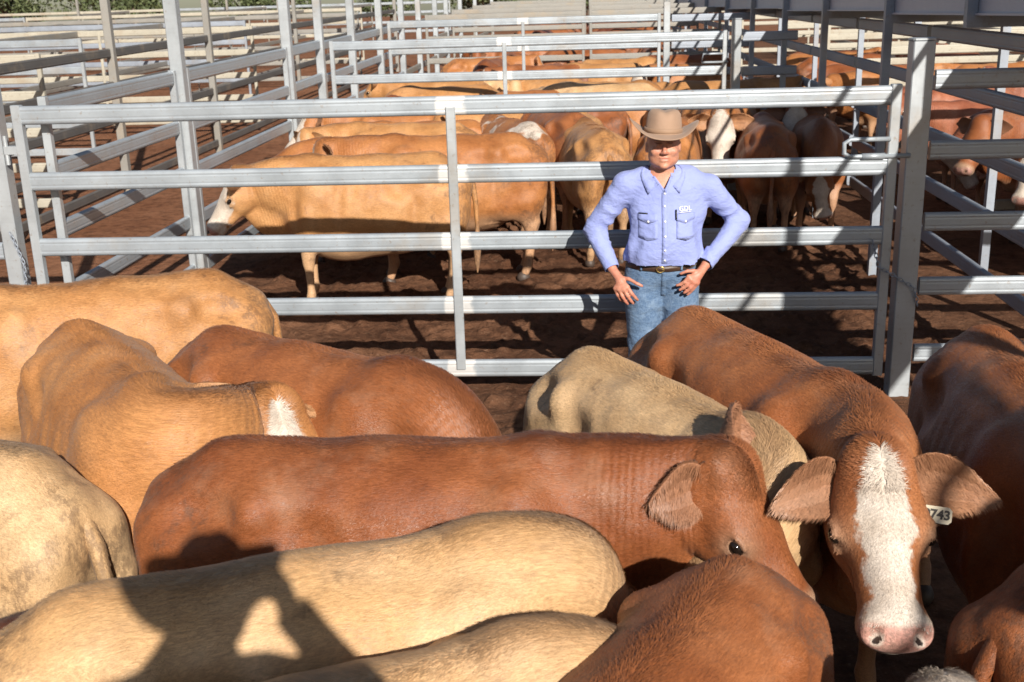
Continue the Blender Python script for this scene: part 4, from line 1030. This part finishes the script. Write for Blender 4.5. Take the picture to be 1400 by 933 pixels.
    for i, y in enumerate((12.6, 17., 21., 25.5, 31., 39., 52.)):
        w = ['nearest', 'second', 'third', 'fourth', 'fifth', 'sixth', 'seventh', 'eighth', 'ninth', 'farthest'][i]
        x0 = -6.3 if i % 2 == 0 else -7.8
        for k in range(3):
            L = 7.+i; panel(f'cream rail fence across the empty left yards, {w} row, ' + ('right end', 'middle', 'left end')[k], (x0-k*L-L+.1, y), (x0-k*L, y), RZ if i < 6 else RZ[:4], stiles=(0, .33, .67, 1.), name='rail_fence', cat='fence', mat=(M_OLD, M_RAIL, M_OLD, M_DKST, M_FAR)[(i+k) % 5], dz0=G(y)+.03)
    for k, x in enumerate((-9.6, -14.5, -21., -29.)):
        panel(('first', 'second', 'third', 'fourth')[k]+' long side fence running away through the empty left yards', (x, 12.7+k*4.4), (x-.3, 52), stiles=tuple(np.linspace(0, 1, 9)), name='rail_fence', cat='fence', mat=M_FAR, dz0=G(14), dz1=G(52))
    for k, (x, y) in enumerate(((-4.6, 34), (-7.8, 30), (-11.5, 42), (-16, 50), (-21, 46), (-13.2, 64), (-2.2, 52), (1.2, 60))):
        post(x, y, G(y)+3.6, 'tall thin light pole standing above the far yards', .09, mat=M_FAR, group='poles above the far yards')
def kick():
    t = NT('punched_steel'); tc = t.n('ShaderNodeTexCoord').outputs['Object']; s = t.n('ShaderNodeSeparateXYZ', i={0: tc}); y = s.outputs[1]; z = s.outputs[2]
    fy = t.math('SUBTRACT', t.math('FRACT', t.math('MULTIPLY', y, 11.)), .5); fy = t.math('DIVIDE', fy, 11.)
    dz = t.math('SUBTRACT', z, 2.275); d = t.math('SQRT', t.math('ADD', t.math('MULTIPLY', fy, fy), t.math('MULTIPLY', dz, dz)))
    c = t.mix(t.ramp(d, .009, .012, 1, 0), t.mix(t.noise(tc, 8, 4), (.46, .48, .56), (.54, .56, .63)), (.05, .05, .07))
    t.p(Base_Color=c, Roughness=.5, Metallic=.25); return t.m
M_KICK = kick()

# ------------------------------------------------------------------ trees on the skyline
def leafmat(n, c1, c2):
    t = NT(n); g = t.n('ShaderNodeNewGeometry'); a = t.noise(g.outputs['Position'], 1.2, 3); r = g.outputs['Random Per Island']
    t.p(Base_Color=t.mix(t.math('MULTIPLY', t.math('ADD', a, r), .5), c1, c2), Roughness=.7); return t.m
M_LEAF = leafmat('gum_leaf', (.05, .075, .03), (.13, .15, .06)); M_BARK = NT('bark').p(Base_Color=(.16, .12, .09), Roughness=.9)
def tree(x, y, H, W_, seed, label):
    rg = np.random.default_rng(seed); r = empty('gum_tree', (x, y, G(y)), 0, label, 'tree', 'gum trees on the skyline')
    parts = [tube([(0, 0, -.2), (.1, 0, H*.3), (.15, .1, H*.62)], [.22, .17, .08], 8)]
    cl = []
    for k in range(9):
        a = rg.uniform(0, 2*pi); c = A(cos(a)*W_*rg.uniform(.1, .75), sin(a)*W_*rg.uniform(.1, .75), H*rg.uniform(.42, .9)); cl.append((c, rg.uniform(.22, .42)*W_)); parts.append(tube([(.1, 0, H*.3), tuple(c*.6+A(0, 0, H*.1)), tuple(c)], [.10, .06, .02], 6))
    link('trunk', mesh('trunk', *joinm(parts), [M_BARK]), r)
    n = 2600; ci = rg.integers(0, len(cl), n); C = np.array([cl[i][0] for i in ci]); R = np.array([cl[i][1] for i in ci])
    d = rg.normal(0, 1, (n, 3)); d /= np.linalg.norm(d, axis=1)[:, None]; P = C+d*(R*rg.uniform(.3, 1, n)**.5)[:, None]*A(1, 1, .7)
    u = rg.normal(0, 1, (n, 3)); u /= np.linalg.norm(u, axis=1)[:, None]; v = np.cross(u, rg.normal(0, 1, (n, 3))); v /= np.linalg.norm(v, axis=1)[:, None]
    s = rg.uniform(.10, .24, n)[:, None]; V = np.stack([P-u*s, P+v*s*.5, P+u*s, P-v*s*.5], 1).reshape(-1, 3)
    link('crown', mesh('crown', V, np.arange(4*n).reshape(-1, 4), [M_LEAF], False), r)
def build_trees():
    spots = [(-46, 88, 4.6, 4), (-40, 92, 5.4, 4.5), (-35, 86, 4.2, 3.8), (-29, 95, 5.2, 4.8), (-24, 90, 4.4, 4), (-17, 98, 4.0, 4), (-9, 100, 3.6, 4), (0, 104, 3.8, 4.5), (10, 100, 4.0, 4), (-54, 90, 5, 4.5)]
    ords = ['leftmost but one', 'second broad', 'low', 'broad', 'small', 'loose', 'low bushy', 'far bushy', 'far right', 'leftmost']
    for i, (x, y, h, w) in enumerate(spots): tree(x, y, h, w, 50+i, f'{ords[i]} grey green gum tree on the skyline beyond the yards')
# ------------------------------------------------------------------ the animals
def add_cow(me, hm, x, y, hd, sc, coat, face, label, patch=0, seed=0, z=None, group=None, zs=1.):
    o = link('cow', me); o.location = (x, y, G(y) if z is None else z); o.rotation_euler = (0, 0, rad(hd)); o.scale = (sc, sc, sc*zs)
    tag(o, label, 'cow', group); set_coat(o, coat, face, patch, seed)
    if hm is not None: h = link('coat', hm, o); set_coat(h, coat, face, patch, seed)
    return o
def hero(x, y, hd, sc, coat, face, label, seed, patch=0, hair=24000, zs=1., tagpos=None, **ps):
    """x, y: where the hips stand"""
    me, hm, car = cow_mesh(True, hair=hair, seed=seed, **ps); a = rad(hd); off = -.45*sc
    o = add_cow(me, hm, x-off*cos(a), y-off*sin(a), hd, sc, coat, face, label, patch, seed*1.37, zs=zs, group='cattle in the front pen')
    o['seed'] = seed*1.37
    return o, car
def ear_tag(o, car, side, num=None, at=(.0, .13, -.04), rot=(0, 0, 0), size=(.075, .048), rnd=False):
    c = HP+HS*(.035*HE[0]-.055*HE[2])+A(at[0], side*at[1], at[2]); c = car([c])[0]
    if rnd:
        V, Q = lathe([(.001, .005), (.012, .005), (.014, .003), (.014, -.001), (.001, -.001)], 16); V = V@rotm('y', pi/2).T; t = link('ear_tag', mesh('ear_tag', V, Q, [M_TAG]), o)
    else:
        w, h = size; pr = [(-w/2+.008, -h/2), (w/2-.008, -h/2), (w/2, -h/2+.008), (w/2, h/2-.008), (w/2-.008, h/2), (-w/2+.008, h/2), (-w/2, h/2-.008), (-w/2, -h/2+.008)]
        V = [(.002, y, z) for y, z in pr]+[(-.002, y, z) for y, z in pr]; Q = [list(range(8)), list(range(8, 16))[::-1]]+[[j, 8+j, 8+(j+1) % 8, (j+1) % 8] for j in range(8)]
        t = link('ear_tag', mesh('ear_tag', V, Q, [M_TAG], False), o)
        if num:
            cu = bpy.data.curves.new('n', 'FONT'); cu.body = num; cu.size = .034; cu.align_x = 'CENTER'; cu.align_y = 'CENTER'; cu.offset = .0012; ob = bpy.data.objects.new('n', cu); COL.objects.link(ob); m0 = ob.to_mesh().copy(); bpy.data.objects.remove(ob, do_unlink=True)
            nm = link('tag_number', mesh('tag_number', [(.0032, v.co.x, v.co.y) for v in m0.vertices], [list(p.vertices) for p in m0.polygons], [M_TAGNUM], False), t)
    t.location = c; t.rotation_euler = rot; return t

def build_cattle():
    E0 = ((0, .12, 0), (0, .12, 0))
    # A: tan, back left, facing left out of the frame
    hero(-1.97, 5.18, 200, 1.0, 'tan', 0, 'tan cow back left of the front pen, rump nearest the big gate', 11, bend=.05)
    # B: orange tan, coming towards us, head turned back to the right
    hero(-2.03, 4.10, -52, 1.025, 'ochre', .085, 'orange tan cow at the left turning its white forehead back to the right', 12, nyaw=1.80, npit=.29, hyaw=-1.90, hpit=.13, hroll=.365, ears=((.0, -.15, 1.2), (-.15, .95, .0)), earlen=.24)
    # C: red brown, behind D
    hero(-1.44, 4.16, -33, .99, 'chestnut', 0, 'curly coated red brown cow with dirty tail, behind the long brown cow', 13, npit=.95, hpit=.3)
    # D: long brown, side on
    oD, cD = hero(-1.02, 3.02, -1, .975, 'red', 0.0, 'glossy red brown cow side on across the middle, brown face at right', 14, nyaw=-.16, npit=.0, hyaw=-.30, hpit=.10, ears=((.15, 1.0, -.3), (1.05, -.05, -.3)), earlen=.195)
    ear_tag(oD, cD, 1, at=(.02, .10, .02), rnd=True)
    # E: cream, nearest, side on
    hero(-1.10, 2.15, 20, .965, 'cream', 0, 'large cream cow side on at the bottom, photographer shadow on its flank', 15, nyaw=.5, npit=.95, hpit=.3)
    # F: small cream, bottom centre
    hero(-.92, 1.74, 25, .90, 'cream', 0, 'smaller cream cow at the bottom centre, only its shoulders in view', 16, npit=1., hpit=.3)
    # G: red brown rump bottom right of centre
    hero(.30, 2.33, -119, .92, 'chestnut', 0, 'brown rump rising at the bottom, just left of the white faced head', 17, npit=.6)
    # cream cow under the man
    hero(.10, 3.62, -52, .97, 'cream', 0, 'cream cow with dirty tail standing below the man, rump towards him', 18, seedp=0) if False else hero(.04, 3.96, -60, .95, 'dun', 0, 'cream cow below the man, rump towards him and head hidden', 18, nyaw=-1.3, npit=1.0, hpit=.3)
    # K: white blaze face looking at us
    oK, cK = hero(.45, 4.27, -68, 1.01, 'copper', .10, 'brown cow with a broad white blaze looking straight at the camera', 19, npit=.08, hpit=-.32, hyaw=.06, nyaw=-.50, ears=((-.35, -.05, -.3), (-.5, -.2, -.3)), earlen=.235, lenf=1.05)
    ear_tag(oK, cK, 1, '0743', at=(.095, .145, -.080), rot=(0, -.4, -.75), size=(.075, .045))
    # I: right brown
    hero(1.50, 4.03, -95, .99, 'chestnut', 0, 'brown cow at the right edge, back half lit and flank in shade', 20, npit=.6)
    # J: bottom right
    hero(1.24, 2.50, 24, .90, 'red', 0, 'dark brown cow at the bottom right corner under the ear tag', 21, npit=.8)
    # white poll at the bottom right, H at left edge, L bottom left
    hero(.76, .66, 92, .90, 'roan', .9, 'cow at the bottom edge showing only its white tufted poll', 22, npit=.1, hpit=.1, ears=((.3, -1.0, 0), (.3, -1.0, 0)), earlen=.15)
    hero(-1.80, 2.98, 158, .97, 'dun', 0, 'pale cow at the left edge showing only its rump', 23)
    hero(-1.80, 1.50, 60, .84, 'darkred', 0, 'dark brown cow peeping in at the bottom left corner', 24, npit=.9)
    # ---- second pen
    V = []
    def var(**ps): me, hm, c = cow_mesh(False, hair=0, **ps); return me
    v_str = var(); v_low = var(npit=.55, hpit=.35); v_l = var(nyaw=.6, npit=.1, hyaw=.3); v_r = var(nyaw=-.7, npit=.15, hyaw=-.4); v_up = var(npit=-.15, hpit=.1); v_turn = var(nyaw=1.1, npit=-.02, hyaw=.6)
    v_low2 = var(nyaw=-.3, npit=.9, hpit=.4)
    me, hm, car = cow_mesh(True, hair=9000, seed=40, npit=.20, hpit=-.10, hyaw=.1, ears=((-.5, .1, 0), (-.5, .1, 0)))
    def mid(me, x, y, hd, sc, coat, face, label, patch=0, hm=None):      # x, y: where the hips stand
        a = rad(hd); return add_cow(me, hm, x+.45*sc*cos(a), y+.45*sc*sin(a), hd, sc, coat, face, label, patch, x*3+y, group='cattle in the second pen')
    def hm_(hair=6000, seed=1, **ps): q = cow_mesh(True, hair=hair, seed=seed, **ps); return q[0], q[1]
    mid(me, -1.36, 9.04, 188, 1.04, 'tan', .17, 'tan cow with white muzzle side on behind the gate, facing left', hm=hm)
    m_, h_ = hm_(6000, 41, npit=.06, hpit=.1, hyaw=.2); mid(m_, -.76, 9.78, 185, 1.08, 'orange', .08, 'orange brown cow behind the middle of the gate, rump right', hm=h_)
    mid(v_low, -1.7, 10.6, 184, .97, 'orange', .10, 'orange cow in second pen with only ears and poll above the rail')
    mid(v_l, -1.45, 11.3, 178, 1.02, 'tan', .06, 'tan cow at the back left of the second pen, pale back')
    m_, h_ = hm_(4000, 44, nyaw=.17, npit=-.02, hyaw=.28); mid(m_, -1.6, 12.5, 182, 1.05, 'orange', .12, 'orange cow with a white marked forehead behind the pale back', hm=h_)
    mid(v_up, -.9, 13.3, 182, 1.03, 'chestnut', 0, 'dark chestnut cow against the left of the back gate')
    m_, h_ = hm_(4000, 45, nyaw=-.25, npit=-.08, hyaw=-.35, hpit=.05); mid(m_, -2.62, 13.1, -12, 1.05, 'tan', .42, 'white faced cow looking over the others, left of the man', hm=h_)
    m_, h_ = hm_(5000, 46, npit=.2, nyaw=-.3); mid(m_, -.62, 11.3, 116, 1.0, 'orange', 0, 'orange cow with white patches on its rump', .45, hm=h_)
    m_, h_ = hm_(6000, 42, npit=.3); mid(m_, .12, 10.25, 100, 1.03, 'tan', 0, 'tan rump facing us just left of the man', hm=h_)
    m_, h_ = hm_(5000, 47, npit=.1, nyaw=.2); mid(m_, -.18, 11.35, 112, 1.07, 'chestnut', 0, 'tall chestnut cow facing away behind the tan rump', hm=h_)
    m_, h_ = hm_(5000, 48, npit=.3); mid(m_, .70, 10.6, 78, 1.0, 'orange', 0, 'orange cow directly behind the hat', hm=h_)
    m_, h_ = hm_(5000, 49, npit=.16, hpit=.1, hyaw=.1); mid(m_, 1.68, 12.9, -103, 1.08, 'orange', .46, 'cow with an all white face looking at us, between hat and latch', hm=h_)
    m_, h_ = hm_(5000, 50, npit=.2, hpit=.2, nyaw=-.5, hyaw=-.3); mid(m_, .95, 13.2, -70, 1.06, 'orange', .16, 'brown cow with a white flash on its poll, just right of the hat', hm=h_)
    mid(v_l, .1, 13.1, 160, 1.03, 'chestnut', .1, 'chestnut cow behind the white faced cows')
    m_, h_ = hm_(5000, 51, npit=.10, hpit=.12); mid(m_, 2.38, 13.4, -98, 1.07, 'darkred', .30, 'shaded dark cow with a patchy white face behind the latch', .10, hm=h_)
    m_, h_ = hm_(5000, 52, npit=.85, nyaw=-.1, hpit=.02, hyaw=.25); mid(m_, 2.35, 11.9, -97, .98, 'copper', .10, 'cow with white blaze hanging its head low below the latch', hm=h_)
    mid(v_r, -1.35, 12.0, -172, .97, 'orange', .1, 'orange cow low at the left fence of the second pen')
    mid(v_low, 1.72, 10.7, 86, 1.0, 'chestnut', 0, 'dark cow in the shade right of the man, facing away')
    mid(v_r, .2, 13.6, 4, 1.0, 'orange', 0, 'orange back just in front of the back gate, above the man')
    mid(v_str, -.2, 12.5, 190, 1.0, 'tan', 0, 'pale tan back just left of the hat by the back gate')
    # ---- farther pens
    rg = random.Random(5); vs = [v_str, v_low, v_l, v_r, v_up, v_low2]
    wc = ['orange', 'tan', 'cream', 'orange', 'chestnut', 'tan']
    def pen(y0, y1, x0, x1, n, coats, grp, where, hd0=None):
        nx = max(1, int(round(math.sqrt(n*(x1-x0)/(y1-y0)))))
        k = 0; ny = int(math.ceil(n/nx))
        for j in range(ny):
            for i in range(nx):
                if k >= n: return
                x = x0+(i+.5)*(x1-x0)/nx+rg.uniform(-.25, .25); y = y0+(j+.5)*(y1-y0)/ny+rg.uniform(-.15, .15)
                hd = rg.choice([0, 180, 90, -90, 0, 180])+rg.uniform(-25, 25) if hd0 is None else hd0+rg.uniform(-20, 20)
                co = rg.choice(coats); rows = ['front', 'second', 'third', 'fourth', 'fifth', 'sixth', 'seventh', 'eighth', 'ninth', 'tenth', 'eleventh', 'twelfth', 'thirteenth', 'fourteenth', 'fifteenth', 'sixteenth', 'seventeenth'][j]; cols = ['leftmost', 'second from left', 'third from left', 'fourth from left', 'fifth from left', 'sixth from left'][i]
                add_cow(rg.choice(vs), None, x, y, hd, rg.uniform(.93, 1.05), co, rg.choice([0, 0, .1, .3]), f'{co.replace("darkred", "dark red").replace("roan", "red")} cow, {cols} in the {rows} row {where}', 0, rg.uniform(0, 50), group=grp); k += 1
    pen(14.6, 17.8, -2.6, 2.2, 10, wc, 'cattle in the third pen', 'behind the back gate')
    pen(18.8, 22., -2.6, 2.3, 9, ['chestnut', 'red', 'orange', 'tan'], 'cattle beyond the third gate', 'beyond the third gate')
    pen(23., 31.5, -2.5, 2.2, 16, ['red', 'darkred', 'chestnut', 'red'], 'red cattle in the far middle pens', 'of the far middle pens')
    pen(32.6, 60, -2.5, 2.2, 30, ['red', 'darkred', 'darkred', 'chestnut'], 'red cattle in the farthest pens', 'of the farthest mob')
    pen(8.2, 14.8, 3.9, 7.2, 12, ['roan', 'red', 'red', 'orange'], 'red cattle in the right hand pen', 'of the near right pen')
    pen(16., 23., 3.6, 7.2, 10, ['roan', 'red', 'red', 'orange'], 'red cattle in the farther right hand pen', 'of the far right pen')
build_ground(); build_trees(); build_yard(); build_cattle(); MAN = stockman()
# ------------------------------------------------------------------ walkway under the photographer
def walkway():
    r = empty('walkway', (.4, -.25, 0), 0, 'low steel walkway behind the front pen where the photographer stands', 'walkway')
    link('deck', mesh('deck', *box(0, 0, .875, 6, 1.7, .04), [M_KICK], False), r)
    for x in (-2.9, -1, 1, 2.9):
        for y in (-.75, .75): link('leg', mesh('leg', *box(x, y, .427, .06, .06, .855), [M_DKST], False), r)
walkway(); photographer()

# a second person up on the walkway, out of the picture at the right: the shade over the right hand cattle is theirs
m2 = MAN.copy(); COL.objects.link(m2); m2.location = (2.22, .42, .90); m2.rotation_euler = (0, 0, pi-.3)
m2['label'] = 'man in a felt hat standing on the walkway to the right of the photographer'
for ch in list(MAN.children):
    c = ch.copy(); COL.objects.link(c); c.parent = m2
    for g in ch.children: d = g.copy(); COL.objects.link(d); d.parent = c
